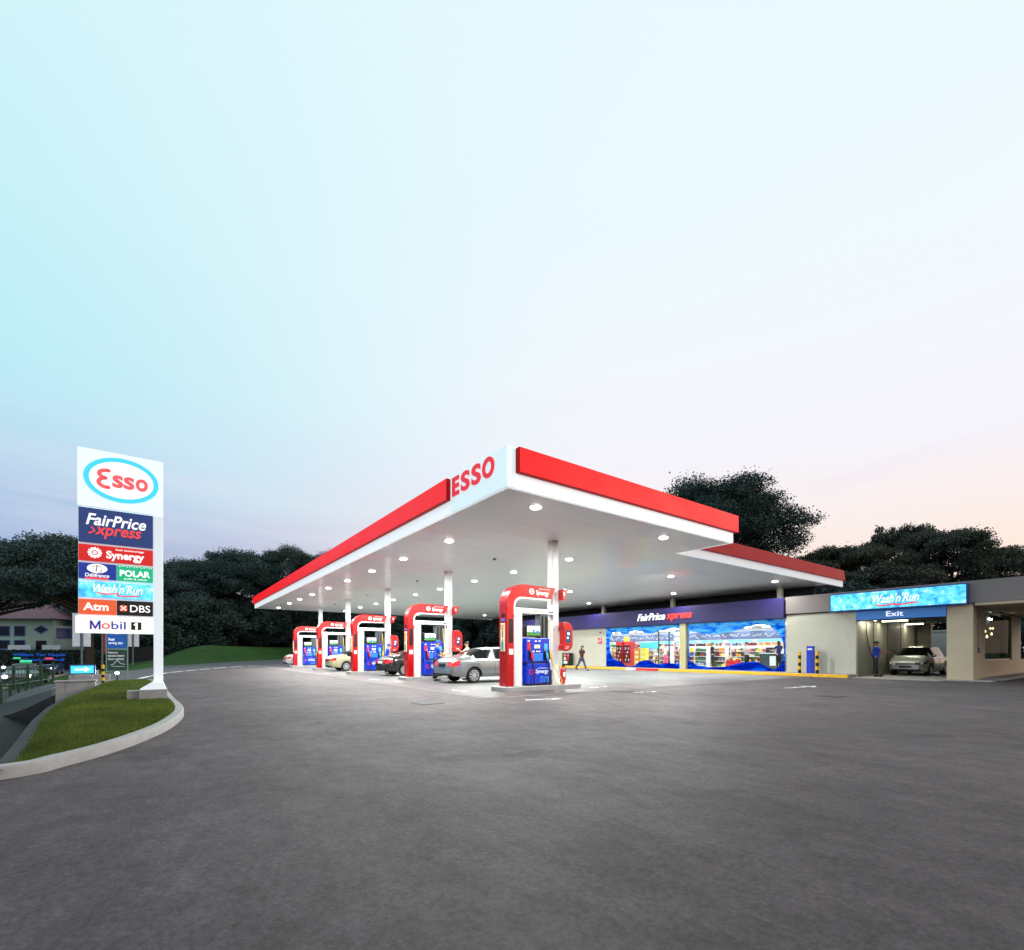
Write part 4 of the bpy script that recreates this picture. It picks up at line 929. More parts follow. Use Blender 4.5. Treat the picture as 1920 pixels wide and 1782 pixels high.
o = MB().box(30.2, 30.25, 25.5, 26.0, 2.1, 2.5).build('price_board', yellow_board); tag(o, 'pale yellow price board hanging above the red coolers', 'price board')
rs = thing('round_sign', 'white round hanging signs inside the shop door', 'sign', (29.6, 20.6, 2.35)); MB().prism(ellipse(0, .2, .3, .13, 20), FU, -.02, .02).build('disc', white_letter, rs); MB().prism(ellipse(0, -.15, .3, .13, 20), FU, -.02, .02).build('disc', white_letter, rs)
MB().box(-.02, .02, -.02, .02, .3, .75).build('hanger', steel, rs)
ct = thing('shop_counter', 'dark green shop counter with till behind the right window', 'counter', (30.6, 14.3, .16))
MB().box(0, .7, -1.0, 1.0, 0, 1.0).build('body', dark_green, ct, bevel=.02); MB().box(-.05, .75, -1.05, 1.05, 1.0, 1.05).build('worktop', interior_white, ct, bevel=.01)
MB().box(.2, .5, .3, .7, 1.05, 1.4).build('till', black_plastic, ct, bevel=.02); MB().box(.15, .5, -.5, -.1, 1.05, 1.3).build('till_screen', interior_white, ct)
MB().box(-.015, 0, -.3, .35, .25, .85).build('counter_panel', interior_white, ct)
dbx = thing('promotion_bin', 'red and white promotion bin on the shop floor near the middle window', 'bin', (30.9, 17.3, .16)); MB().box(0, .5, -.4, .4, 0, .55).build('body', red_paint, dbx, bevel=.02); goods([(.05, .45, -.35 + .1 * i, -.27 + .1 * i, .55, .62 + .06 * (i % 3), PAL[i]) for i in range(7)], 'goods', dbx)
nr = thing('news_rack', 'dark rack of papers by the shop wall behind the nearest column', 'rack', (27.6, 29.9, .15))
MB().box(-.2, .2, -.45, .45, 0, 1.05).build('frame', black_plastic, nr, bevel=.01)
goods([(-.23, -.2, -.4 + .2 * i, -.24 + .2 * i, .15 + .3 * j, .38 + .3 * j, rnd.choice(PAL)) for i in range(4) for j in range(3)], 'papers', nr)

# ------------------------------------------------------------------ pylon sign
py = thing('pylon_sign', 'tall white roadside pylon sign with ESSO oval and stacked brand panels', 'sign', (0, 0, 0))
pylon_white_glow = M('pylon_white_glow', S(232, 238, 242), .35, emit=.36, ecol=S(225, 240, 255))  # glow added to the white body to brighten post, frame and foot
UL, UR, YF = -1.485, .0, 13.72
px = lambda y: 1.23 + (1224 - y) * .01137
MB().box(-.178, UR, YF, YF + .3, .555, 4.38).build('post', pylon_white_glow, py, bevel=.01)
MB().box(UL, UR, YF - .006, YF + .3, 4.385, 5.64).build('head_panel', esso_face, py, bevel=.01)
MB().box(UL + .01, -.18, YF + .08, YF + .26, 1.66, 4.38).build('back_frame', pylon_white_glow, py)
MB().prism([(-.43, .39), (.055, .39), (.0, .56), (-.178, .56)], FX, YF - .12, YF + .42).build('flared_foot', pylon_white_glow, py, bevel=.006)
pl_ = MB().box(-.44, .08, YF - .16, YF + .46, .0, .39).build('plinth', concrete_m, py, bevel=.012); MB().box(-.66, -.441, YF - .02, YF + .3, .0, .37).build('plinth', concrete_m, py, bevel=.012)
cyan_e = M('oval_cyan', S(60, 205, 245), .35, emit=.6, ecol=S(70, 215, 245)); esso_red = M('oval_red', S(235, 90, 95), .35, emit=.55, ecol=S(240, 95, 100)); oval_white = M('oval_white', S(250, 252, 252), .3, emit=.6, ecol=S(252, 254, 255))
ec, ez = -.735, 5.05
MB().prism(ellipse(ec, ez, .56, .41, 40), FX, YF - .012, YF - .006).build('oval_field', oval_white, py)
ov = MB(); ring(ov, ec, ez, .65, .49, .09, FX, YF - .02, YF - .006, 48); ov.build('oval_ring', cyan_e, py)
# rounded E drawn as two bowls
em_ = MB(); ex_, r_ = -1.06, .085
b1 = [(-.995 - .13 * math.sin(R(a)), ez + .09 + .085 * math.cos(R(a))) for a in range(-12, 171, 20)]
b2 = [(-.995 - .14 * math.sin(R(a)), ez - .095 + .1 * math.cos(R(a))) for a in range(10, 193, 20)]
em_.stroke(b1, .075, FX, YF - .02, .007); em_.stroke(b2, .075, FX, YF - .021, .007); em_.build('letter', esso_red, py)
for ch, cx_, w_ in (('s', -.81, .19), ('s', -.615, .19), ('o', -.39, .22)): text('letter', ch, esso_red, py, (cx_, ez - .035, YF - .012), FX, .28, w_, .008, .03)
def backlit(name, c, e=.7, var=0): return M(name, S(*c), .3, emit=e, ecol=S(*c))
pan_blue = backlit('panel_navy', (26, 58, 120), .42); pan_red = backlit('panel_red', (205, 22, 22), .55); pan_db = backlit('panel_blue', (8, 50, 150), .5); pan_green = backlit('panel_green', (10, 178, 128), .55); pan_or = backlit('panel_orange', (226, 92, 52), .55); pan_bk = backlit('panel_black', (14, 15, 17), .05); pan_wh = backlit('panel_white', (240, 244, 240), .62)
lit_white = M('print_lit_white', S(250, 250, 250), .4, emit=.7); lit_red = backlit('print_lit_red', (232, 60, 56), .8); lit_blue = backlit('print_lit_blue', (44, 44, 150), .6)
def panel(name, y0, y1, u0, u1, mat):
    return MB().box(u0, u1, YF + .02, YF + .085, px(y1) + .012, px(y0) - .012).build(name, mat, py, bevel=.004)
a0, a1, am0 = UL + .02, -.19, -.84
YT = YF + .02
p_ = panel('brand_panel', 947, 1015, a0, a1, pan_blue)
text('lettering', 'FairPrice', lit_white, p_, (-.83, 4.125, YT), FX, .25, 1.03, .006, .018, .25); text('lettering', 'xpress', lit_red, p_, (-.80, 3.85, YT), FX, .25, .8, .006, .016, .25)
ch_ = MB(); ch_.stroke([(-1.29, 3.82), (-1.2, 3.88), (-1.25, 3.95)], .03, FX, YT - .006, .006); ch_.build('chevron', lit_red, p_)
p_ = panel('brand_panel', 1017, 1050, a0, a1, pan_red)
text('lettering', 'Synergy', lit_white, p_, (-.68, px(1036.5), YT), FX, .22, .66, .006, .03); text('lettering', 'fuel technology', lit_white, p_, (-.6, px(1024), YT), FX, .055, .5, .006, .01)
gr = MB(); ring(gr, -1.2, px(1033), .085, .085, .03, FX, YT - .006, YT, 24); gr.prism(ellipse(-1.2, px(1033), .035, .035, 12), FX, YT - .006, YT)
for k in range(12): gr.prism(ellipse(-1.2 + .1 * math.cos(k * .5236), px(1033) + .1 * math.sin(k * .5236), .022, .022, 8), FX, YT - .007, YT)
gr.build('emblem', lit_white, p_)
p_ = panel('brand_panel', 1052, 1084, a0, am0, pan_db)
MB().prism(ellipse(-1.16, px(1063), .17, .1, 24), FX, YT - .005, YT).build('oval', lit_white, p_)
em2 = MB(); em2.stroke([(-1.24, px(1060)), (-1.16, px(1057)), (-1.1, px(1060))], .012, FX, YT - .008, .003); em2.stroke([(-1.16, px(1058)), (-1.18, px(1069))], .016, FX, YT - .0085, .003); em2.stroke([(-1.12, px(1066)), (-1.08, px(1064)), (-1.09, px(1069)), (-1.14, px(1070))], .012, FX, YT - .009, .003); em2.build('emblem', pan_bk, p_)
text('lettering', 'Délifrance', lit_white, p_, (-1.16, px(1076), YT), FX, .075, .4, .005, .015, .1); MB().box(-1.36, -.97, YT - .005, YT, px(1083.5), px(1080)).build('strip', lit_red, p_)
p_ = panel('brand_panel', 1052, 1084, am0 + .01, a1, pan_green)
text('lettering', 'POLAR', lit_white, p_, (-.51, px(1068), YT), FX, .14, .54, .005, .035); text('lettering', 'puffs & cakes', lit_white, p_, (-.5, px(1079), YT), FX, .05, .4, .005, .008)
dp = MB()
for k in range(14): dp.prism(ellipse(-.78 + k * .043, px(1055.5) + .01 * (k % 3), .009, .012, 6), FX, YT - .004, YT)
dp.build('frost_print', lit_white, p_)
p_ = panel('brand_panel', 1087, 1119, a0, a1, splash_m)
text('lettering', "Wash'n'Run", lit_white, p_, (-.8, px(1100), YT), FX, .2, .85, .006, .01, .35)
sw = MB(); sw.stroke([tuple(q) for q in spline([(-1.15, px(1109)), (-1.0, px(1111)), (-.82, px(1109)), (-.8, px(1113)), (-.6, px(1113)), (-.45, px(1112))], 4)], .028, FX, YT - .006, .006); sw.build('swoosh', lit_red, p_)
p_ = panel('brand_panel', 1121, 1152, a0, am0, pan_or); text('lettering', 'Atm', lit_white, p_, (-1.18, px(1136), YT), FX, .17, .42, .006, .025)
p_ = panel('brand_panel', 1121, 1152, am0 + .01, a1, pan_bk); text('lettering', 'DBS', lit_white, p_, (-.42, px(1137), YT), FX, .16, .36, .006, .008)
MB().prism(rrect(-.78, -.65, px(1143), px(1131), .03), FX, YT - .005, YT).build('emblem', pan_or, p_)
xm = MB(); c_ = (-.715, px(1137)); xm.stroke([(c_[0] - .04, c_[1] - .04), (c_[0] + .04, c_[1] + .04)], .016, FX, YT - .009, .004); xm.stroke([(c_[0] - .04, c_[1] + .04), (c_[0] + .04, c_[1] - .04)], .016, FX, YT - .0095, .004); xm.build('emblem_cross', lit_white, p_)
p_ = MB().box(UL - .03, a1, YF, YF + .09, px(1187), px(1154)).build('brand_panel', pan_wh, py, bevel=.004)
mm = MB(); mz0, mz1 = px(1178.2), px(1163.8)
for a_, b_ in (((-1.262, mz0), (-1.262, mz1)), ((-1.118, mz0), (-1.118, mz1)), ((-1.255, mz1 - .004), (-1.19, mz0 + .012)), ((-1.125, mz1 - .004), (-1.19, mz0 + .012))): mm.stroke([a_, b_], .032, FX, YF - .0062 + .0002 * len(mm.v) / 50, .005)
mm.build('letter', lit_blue, p_)
for ch, cx_, w_, h_, dz, m_ in (('o', -1.015, .14, .125, -.02, lit_red), ('b', -.86, .12, .17, 0, lit_blue), ('i', -.755, .035, .17, 0, lit_blue), ('l', -.69, .03, .17, 0, lit_blue)):
    text('letter', ch, m_, p_, (cx_, px(1171) + dz, YF), FX, h_, w_, .006, .004)
MB().box(-.58, -.4, YF - .005, YF, px(1179), px(1164)).build('numeral_box', pan_bk, p_); nm = MB(); nm.stroke([(-.485, px(1177)), (-.485, px(1166.5))], .04, FX, YF - .0095, .004); nm.stroke([(-.485, px(1166.8)), (-.525, px(1169))], .026, FX, YF - .0092, .004); nm.build('numeral', lit_white, p_)

# ------------------------------------------------------------------ cars
glass_car = M('car_glass', S(12, 15, 15), .06, spec=.35)
under_m = M('underbody', S(10, 10, 11), .9)
tail_m = M('tail_lamp', S(200, 16, 24), .12, coat=.8, emit=.12, ecol=S(255, 30, 30)); lamp_clear = M('headlamp', S(120, 126, 130), .06, metal=.7, coat=.8); lamp_bowl = M('headlamp_bowl', S(240, 242, 244), .1, coat=.6); plate_dark = M('number_plate', S(26, 26, 30), .4); plate_white = M('number_plate_light', S(225, 225, 220), .4)
lamp_on = M('headlamp_lit', S(255, 250, 235), .2, emit=14, ecol=(1, .95, .84, 1))
SEDAN = dict(L=4.8, W=1.82, H=1.47, top=[(0, .80), (.05, .95), (.14, 1.04), (.7, 1.085), (.82, 1.10), (1.22, 1.28), (1.62, 1.415), (2.1, 1.465), (2.6, 1.47), (2.95, 1.43), (3.35, 1.23), (3.78, .99), (3.95, .965), (4.45, .85), (4.68, .74), (4.8, .58)],
             belt=[(0, .72), (.1, .88), (.3, .945), (.9, .975), (2, .95), (3.2, .93), (3.8, .90), (4.4, .78), (4.7, .66), (4.8, .52)],
             wx=(1.02, 3.82), win=[(1.08, 1.98), (2.07, 3.3)], ws=(3.0, 3.72), rw=(.9, 1.58), roof=.64)
MPV = dict(L=4.55, W=1.75, H=1.6, top=[(0, .9), (.06, 1.1), (.12, 1.25), (.5, 1.5), (.9, 1.57), (1.8, 1.6), (2.3, 1.585), (2.7, 1.53), (3.2, 1.3), (3.66, 1.06), (3.85, 1.01), (4.25, .9), (4.45, .78), (4.55, .6)],
           belt=[(0, .78), (.1, .95), (.4, 1.0), (2, .97), (3.2, .95), (3.7, .92), (4.2, .82), (4.45, .7), (4.55, .54)],
           wx=(.82, 3.6), win=[(.45, 1.15), (1.22, 2.05), (2.12, 3.15)], ws=(2.75, 3.62), rw=(.1, .45), roof=.68)
def make_car(label, D, paint, loc, rz, sx=1., sz=1., lit=False, group='cars standing at the pumps', name='car', low=False):
    t = thing(name, label, 'car', loc, rz, group); L, W = D['L'], D['W'] / 2
    xs = np.unique(np.concatenate([np.linspace(0, L, 89), [.012, .03, L - .012, L - .03]]))
    def sm(tab, win=.1):
        fx = np.linspace(0, L, 481); y = np.interp(fx, *zip(*tab)); k = max(1, int(win / (L / 480))); pad = np.pad(y, k, mode='edge'); y2 = np.convolve(pad, np.ones(2 * k + 1) / (2 * k + 1), 'valid'); return lambda x: np.interp(x, fx, y2)
    top, belt = sm(D['top'], .07), sm(D['belt'], .08)
    hwf = sm([(0, .72), (.05, .84), (.15, .90), (.4, .96), (.9, .99), (1.5, 1), (L - 1.4, 1), (L - .7, .965), (L - .3, .88), (L - .1, .76), (L, .62)], .05)
    zb = sm([(0, .40), (.1, .30), (.5, .25), (L - .5, .22), (L - .12, .24), (L, .34)], .05)
    RA = .36; wz = .315
    def sect(x):
        hw_ = W * float(hwf(x)); zt, zl, z0 = float(top(x)), float(belt(x)), float(zb(x)); zl = min(zl, zt - .02)
        cab = min(1, max(0, (zt - zl - .14) / .24)); za = z0
        for xw in D['wx']:
            d = abs(x - xw)
            if d < RA: za = max(za, wz + math.sqrt(RA * RA - d * d))
        f = 1.0 if za <= z0 + .01 else 1.012
        z1 = max(z0 + .13, za + .03); z2 = max(.56, za + .06); z3 = max(zl - .09, za + .09)
        hr = W * D['roof']
        p6y = (1 - cab) * hw_ * .84 + cab * min(hr, hw_ * .9); p6z = (1 - cab) * (zl + (zt - zl) * .62) + cab * (zt - .075)
        pts_ = [(hw_ * (.93 if f == 1 else .985), za), (hw_ * .985 * f, z1), (hw_ * 1.0 * f, z2), (hw_ * .985, z3), (hw_ * .955, zl), (hw_ * .925, zl + .018), (p6y, p6z), (p6y * .86, (1 - cab) * (zl + (zt - zl) * .85) + cab * (zt - .022)), (p6y * .45, zt - .003), (0, zt)]
        def rk(y, z):
            e0 = max(0, 1 - x / .5); e1 = max(0, 1 - (L - x) / .5)
            return (x + e0 * .16 * ((z - .52) / .5) ** 2 * (1 if z > .52 else .8) - e1 * .2 * ((z - .48) / .5) ** 2 - L / 2, y, z)
        return [rk(y, z) for y, z in pts_]
    rings = []
    for x in xs:
        s_ = sect(x); rings.append(s_ + [(p[0], -p[1], p[2]) for p in s_[-2::-1]])
    N = 19; body = MB(); side = {}; wsm = MB(); rwm = MB()
    for i in range(len(xs) - 1):
        xm_ = (xs[i] + xs[i + 1]) / 2
        for k in range(N):
            kk = (k + 1) % N; quad = [rings[i][k], rings[i + 1][k], rings[i + 1][kk], rings[i][kk]]; tgt = body
            if k in (5, 12):
                for wi, (a, b) in enumerate(D['win']):
                    if a < xm_ < b: tgt = side.setdefault((k, wi), MB())
            elif 6 <= k <= 11:
                if D['ws'][0] < xm_ < D['ws'][1]: tgt = wsm
                elif D['rw'][0] < xm_ < D['rw'][1]: tgt = rwm
            body.cur = 1 if k == N - 1 else 0
            tgt.add(quad, [(0, 1, 2, 3)])
    body.cur = 0
    body.add(rings[0], [tuple(range(N))]); body.add(rings[-1], [tuple(range(N))])
    bo = body.build('body', [paint, under_m], t, smooth=True, weld=True)
    for q, mb in side.items(): mb.build('side_window', glass_car, t, smooth=True, weld=True)
    wsm.build('windscreen', glass_car, t, smooth=True, weld=True); rwm.build('rear_window', glass_car, t, smooth=True, weld=True)
    def surf(x, k, off=.008):
        s_ = sect(x); a = int(k); fr = k - a; p = Vector(s_[a]).lerp(Vector(s_[min(a + 1, 9)]), fr); q = Vector((0, p.y, 0)).normalized() * off if p.y else Vector((0, 0, off)); return p + q
    def patch(name, x0, x1, k0, k1, mat, sgn, off=.01, n=6, m=4):
        mb = MB()
        for j in range(m + 1):
            for i in range(n + 1):
                p = surf(x0 + (x1 - x0) * i / n, k0 + (k1 - k0) * j / m, off); mb.v.append((p.x, p.y * sgn, p.z))
        w_ = n + 1; mb.f = [(j * w_ + i, j * w_ + i + 1, (j + 1) * w_ + i + 1, (j + 1) * w_ + i) for j in range(m) for i in range(n)]; mb.mi = [0] * len(mb.f)
        return mb
    for sgn in (1, -1):
        tl_ = patch('tail_light', .02, .34, 2.55, 3.9, tail_m, sgn, .012)
        y0_, y1_ = sorted((sgn * W * .48, sgn * W * .72)); zt_ = sect(.0)[3][2]
        p3 = sect(.01); zlo, zhi = .69, .86
        if D is MPV: zlo, zhi = .8, 1.15
        tx0, tx1 = [.16 * ((z_ - .52) / .5) ** 2 - .014 for z_ in (zlo, zhi)]
        tl_.add([(x_ - L / 2, y, z) for x_, z in ((tx0, zlo), (tx1, zhi)) for y in (y0_, y1_)] + [(x_ + .06 - L / 2, y, z) for x_, z in ((tx0, zlo), (tx1, zhi)) for y in (y0_, y1_)], [(0, 1, 3, 2), (0, 1, 5, 4), (2, 3, 7, 6), (0, 2, 6, 4), (1, 3, 7, 5)])
        tl_.build('tail_light', tail_m, t)
        hl_ = patch('headlight', L - .62, L - .06, 2.35, 3.55, lamp_clear, sgn, .012, 8)
        y0_, y1_ = sorted((sgn * W * .42, sgn * W * .66))
        hl_.add([(x_ - L / 2, y, z) for x_, z in ((L - .0, .58), (L - .06, .70)) for y in (y0_, y1_)] + [(L - .2 - L / 2, y, z) for z in (.58, .70) for y in (y0_, y1_)], [(0, 1, 3, 2), (0, 1, 5, 4), (2, 3, 7, 6), (0, 2, 6, 4), (1, 3, 7, 5)])
        ho = hl_.build('headlight', lamp_clear, t)
        for xk, kk_, rr_ in ((L - .16, 2.95, .06), (L - .34, 3.0, .045)):
            p = surf(xk, kk_, -.028); MB().ell((p.x, p.y * sgn, p.z), (rr_ * .8, rr_ * .8, rr_), 12, 8).build('reflector', lamp_bowl, ho, smooth=True)
        if lit:
            MB().ell((L / 2 + .02, sgn * W * .62, .64), (.06, .13, .11), 12, 8).build('lamp', lamp_on, ho)
        # wheels
        for wi, xw in enumerate(D['wx']):
            yo = sgn * (W - .03); yi = sgn * (W - .24); h_ = (yo - yi)
            wo = MB().lathe([(.2, yi), (.285, yi), (.31, yi + h_ * .15), (.315, yi + h_ * .5), (.31, yi + h_ * .85), (.285, yo), (.215, yo - h_ * .02), (.2, yo - h_ * .1)], (xw - L / 2, 0, .315), 'y', 24).build('wheel', rubber, t, smooth=True)
            rm = MB(); rm.lathe([(.215, yo - h_ * .02), (.195, yo - h_ * .01), (.188, yo - h_ * .12)], (xw - L / 2, 0, .315), 'y', 24)
            for k in range(9):
                a = 2 * math.pi * k / 9; ca, sa = math.cos(a), math.sin(a)
                q = [(.03, -.016), (.2, -.026), (.2, .026), (.03, .016)]
                rm.prism([(u_ * ca - w_ * sa, u_ * sa + w_ * ca) for u_, w_ in q], lambda a_, b_, c_: (xw - L / 2 + a_, c_, .315 + b_), yo - h_ * .17, yo - h_ * .015)
            rm.lathe([(.06, yo - h_ * .05), (.045, yo + h_ * .01), (0, yo + h_ * .015)], (xw - L / 2, 0, .315), 'y', 12)
            rm.build('rim', rim_m, wo)
            MB().lathe([(.186, yo - h_ * .19), (.0, yo - h_ * .2)], (xw - L / 2, 0, .315), 'y', 24).build('rim_well', under_m, wo)
        # door seams, handles, mirror
        sm_ = MB()
        for x in ([1.2, 2.02, 3.38] if D is SEDAN else [1.1, 2.08, 3.2]):
            sm_.tube([(p.x, p.y * sgn, p.z) for p in [surf(x, k, .001) for k in np.linspace(.6, 4.6, 14)]], .005, 4)
        sm_.tube([(p.x, p.y * sgn, p.z) for p in [surf(x, 1.0, .001) for x in np.linspace(1.45, 3.3, 16)]], .004, 4)
        sm_.build('door_seam', under_m, t)
        for x in ([1.42, 2.24] if D is SEDAN else [1.3, 2.28]):
            p = surf(x, 3.3, .02); MB().box(p.x - .09, p.x + .09, min(p.y * sgn - .012, p.y * sgn + .012), max(p.y * sgn - .012, p.y * sgn + .012), p.z - .014, p.z + .014).build('door_handle', paint, t, bevel=.006)
        p = surf(D['win'][-1][1] - .12, 5.2, .09); MB().ell((p.x, p.y * sgn, p.z + .03), (.06, .1, .065), 10, 8).build('wing_mirror', paint, t, smooth=True)
    bp_ = MB(); bp_.box(-L / 2 - .012, -L / 2 + .06, -.26, .26, .66, .79); bp_.build('number_plate', plate_dark if not low else plate_white, t)
    MB().box(L / 2 - .05, L / 2 + .014, -.26, .26, .42, .52).build('number_plate', plate_dark, t)
    g_ = MB().box(L / 2 - .16, L / 2 + .005, -.42, .42, .585, .69); g_.build('grille', black_plastic, t)
    gs = MB()
    for k in range(3): gs.box(L / 2 - .1, L / 2 + .012, -.41, .41, .6 + k * .033, .612 + k * .033)
    gs.build('grille_bar', rim_m, t)
    MB().box(L / 2 - .14, L / 2 - .015, -.62, .62, .29, .37).build('air_intake', black_plastic, t, bevel=.01)
    MB().box(-L / 2 + .0, -L / 2 + .1, -.62, .62, .3, .35).build('rear_valance', under_m, t)
    br_ = MB().box(-L / 2 + .075, -L / 2 + .12, -.5, .5, .84, .865); br_.build('boot_trim', rim_m, t)
    MB().cyl((-L / 2 + .2, .5, .27), (-L / 2 - .0, .5, .27), .03, n=10).build('exhaust', steel, t)
    t.scale = (sx, sx, sz)
    return t
def paint(name, c, metal=.5, rough=.3): return M(name, S(*c), rough, metal=metal, coat=.8)
silver = paint('silver_paint', (138, 142, 143), .72); black_car = paint('black_car_paint', (16, 15, 16), .1, .25); cream = paint('cream_paint', (176, 176, 138), .3); white_car = paint('white_car_paint', (190, 192, 194), .2)
mpv_paint = paint('pale_silver_paint', (168, 172, 170), .5)
make_car('silver saloon car at the nearest pump, blue attendant at its tail', SEDAN, silver, (11.5, 17.32, 0), 0)
make_car('black saloon car with chrome wheels between the second and third pumps', SEDAN, black_car, (11.62, 24.45, 0), 0, low=True)
make_car('cream saloon car between the third and fourth pumps', SEDAN, cream, (11.1, 32.75, 0), 0, .97)
make_car('white saloon car at the farthest pump, its tail showing left of the red leg', SEDAN, white_car, (10.9, 45.5, 0), 0, .97)
make_car('pale silver people carrier facing out of the wash bay', MPV, mpv_paint, (33.8, 8.15, .012), math.pi, 1, 1, group=None)
r0 = M('taxi_blue', S(50, 70, 120), .3, coat=.6)
def roof_sign(car_loc, rz, m_, label):
    t = thing('taxi_sign', label, 'roof sign', car_loc, rz, 'lit roof signs on the taxis'); MB().box(-.1, .1, -.28, .28, 0, .15).build('box', m_, t, bevel=.02); MB().box(-.13, .13, -.3, .3, -.03, 0).build('base', black_plastic, t)
rz90 = R(-90)
for lab, pm, u, v, sm_, lb2 in (('dark taxi with lit headlights and green roof sign, nearest on the road', black_car, -7.45, 45.3, backlit('green_sign', (60, 200, 140), .9), 'green lit sign on the nearest taxi roof'),
                        ('blue taxi with lit headlights and pink roof sign, behind the railing', r0, -9.2, 66, backlit('pink_sign', (225, 60, 110), .9), 'pink lit sign on the blue taxi roof'),
                        ('dark car with lit headlights and green roof sign farther left on the road', black_car, -12.7, 73, None, 'green lit sign on the taxi farther left')):
    make_car(lab, SEDAN, pm, (u, v, -.93), rz90, lit=True, group='cars on the road with headlights on', name='road_car')
    roof_sign((u, v - .1, -.93 + 1.5), rz90, sm_ or backlit('green_sign_far', (60, 200, 140), .9), lb2)

# ------------------------------------------------------------------ people
skin_m = M('skin', S(206, 158, 126), .55, var=.05); skin_b = M('skin_tan', S(168, 118, 86), .55, var=.05)
hair_m = M('hair', S(24, 20, 20), .6); eye_m = M('eye', S(20, 16, 16), .3); lip_m = M('lips', S(160, 90, 80), .5); shoe_m = M('shoe', S(18, 18, 20), .5)
def cloth(name, c): return M(name, S(*c), .85, var=.1, scale=5, bump=.25, bscale=25)
polo_blue = cloth('polo_blue', (36, 72, 200)); trousers_black = cloth('trousers_black', (24, 24, 30)); shirt_white = cloth('shirt_white', (230, 228, 224)); shirt_red = cloth('shirt_maroon', (66, 28, 38)); jeans = cloth('jeans', (52, 58, 82)); grey_top = cloth('grey_top', (52, 54, 62)); grey_tr = cloth('grey_trousers', (120, 122, 130)); navy_shirt = cloth('navy_shirt', (36, 44, 112)); black_shirt = cloth('black_shirt', (32, 30, 34)); grey_shirt = cloth('light_grey_shirt', (190, 192, 198)); pink_cl = cloth('pink_cloth', (235, 90, 140)); cap_blue = cloth('cap_blue', (44, 84, 215)); cap_dark = cloth('cap_dark', (30, 32, 44))
pending = []
def skinned(name, V, E, Rr, mat, parent, root, sub=1):
    me = bpy.data.meshes.new(name); me.from_pydata([tuple(v) for v in V], E, []); o = link(name, me, parent)
    o.modifiers.new('skin', 'SKIN'); sv = me.skin_vertices[0].data
    for i, r in enumerate(Rr): sv[i].radius = (r, r) if not isinstance(r, tuple) else r; sv[i].use_root = (i == root)
    o.modifiers['skin'].use_smooth_shade = True
    s_ = o.modifiers.new('sub', 'SUBSURF'); s_.levels = sub; s_.render_levels = sub
    pending.append((o, mat)); return o
def person(label, loc, rz, top_m, leg_m, hair='short', cap=None, h=1.72, aL=(5, 8, 15), aR=(5, 8, 15), lL=(0, 0), lR=(0, 0), lean=0, sk=None, sleeve=.75, skirt=False):
    t = thing('person', label, 'person', loc, rz); sk = sk or skin_m; k = h / 1.72
    def leg(s_, a, b):
        hp = Vector((0, s_ * .09, .93)); kn = hp + Vector((math.sin(R(a)), 0, -math.cos(R(a)))) * .44; an = kn + Vector((math.sin(R(a - b)), 0, -math.cos(R(a - b)))) * .41
        return [hp, kn, an, an + Vector((.06, .0, -.05)), an + Vector((.17, s_ * .015, -.055))]
    Ls = {1: leg(1, *lL), -1: leg(-1, *lR)}
    dz = -min(min(p.z for p in Ls[1]), min(p.z for p in Ls[-1])) + .03
    ln = R(lean)
    def up(x, y, z): d = z - .95; return Vector((x * math.cos(ln) + d * math.sin(ln), y, .95 + d * math.cos(ln) - x * math.sin(ln)))
    V = [up(0, 0, .95), up(.0, 0, 1.12), up(.005, 0, 1.3), up(-.005, 0, 1.43), up(.0, 0, 1.5), up(.012, 0, 1.56), up(.02, 0, 1.63), up(.015, 0, 1.69)]
    E = [(i, i + 1) for i in range(7)]; Rr = [(.1, .08), (.095, .075), (.115, .08), (.085, .06), .05, .062, (.078, .094), (.062, .07)]
    arms = {}
    for s_, (a, ab, el) in ((1, aL), (-1, aR)):
        sh = up(0, s_ * .185, 1.41); el_ = sh + Vector((math.sin(R(a)), s_ * math.sin(R(ab)), -math.cos(R(a)))).normalized() * .29; fd = Vector((math.sin(R(a + el)), -s_ * .05, -math.cos(R(a + el)))).normalized(); wr = el_ + fd * .25
        n = len(V); V += [sh, el_, wr]; E += [(3, n), (n, n + 1), (n + 1, n + 2)]; Rr += [.058, .042, .028]; arms[s_] = (sh, el_, wr)
        pm = wr + fd * .08; V.append(pm); E.append((n + 2, n + 3)); Rr.append((.036, .018)); side_ = Vector((0, 1, 0)); dn = fd.cross(side_).normalized()
        for j, off in enumerate((-.03, -.01, .01, .03)):
            b = len(V); f1 = pm + fd * .035 + side_ * off - dn * .004; f2 = f1 + (fd * .8 + dn * .5 * 1).normalized() * (.04 + .006 * (1.5 - abs(j - 1.5))); V += [f1, f2]; E += [(n + 3, b), (b, b + 1)]; Rr += [.009, .007]
        b = len(V); th_ = wr + fd * .035 - side_ * s_ * .035; V += [th_, th_ + (fd - side_ * s_ * .5).normalized() * .045]; E += [(n + 2, b), (b, b + 1)]; Rr += [.012, .009]
    for s_ in (1, -1):
        n = len(V); V += Ls[s_][:3] + [Ls[s_][3], Ls[s_][4]]; E += [(0, n), (n, n + 1), (n + 1, n + 2), (n + 2, n + 3), (n + 3, n + 4)]; Rr += [.05, .046, .034, .036, .028]
    V = [(v + Vector((0, 0, dz))) * k for v in V]
    sc_r = lambda r: (r[0] * k, r[1] * k) if isinstance(r, tuple) else r * k
    skinned('body', V, E, [sc_r(r) for r in Rr], sk, t, 0)
    U_ = lambda v: (v + Vector((0, 0, dz))) * k
    # shirt: torso and sleeves
    SV = [U_(up(0, 0, .88)), U_(up(0, 0, 1.12)), U_(up(.005, 0, 1.3)), U_(up(-.005, 0, 1.43)), U_(up(0, 0, 1.475))]; SE = [(0, 1), (1, 2), (2, 3), (3, 4)]; SR = [(.165, .13), (.158, .125), (.17, .118), (.125, .09), (.062, .06)]
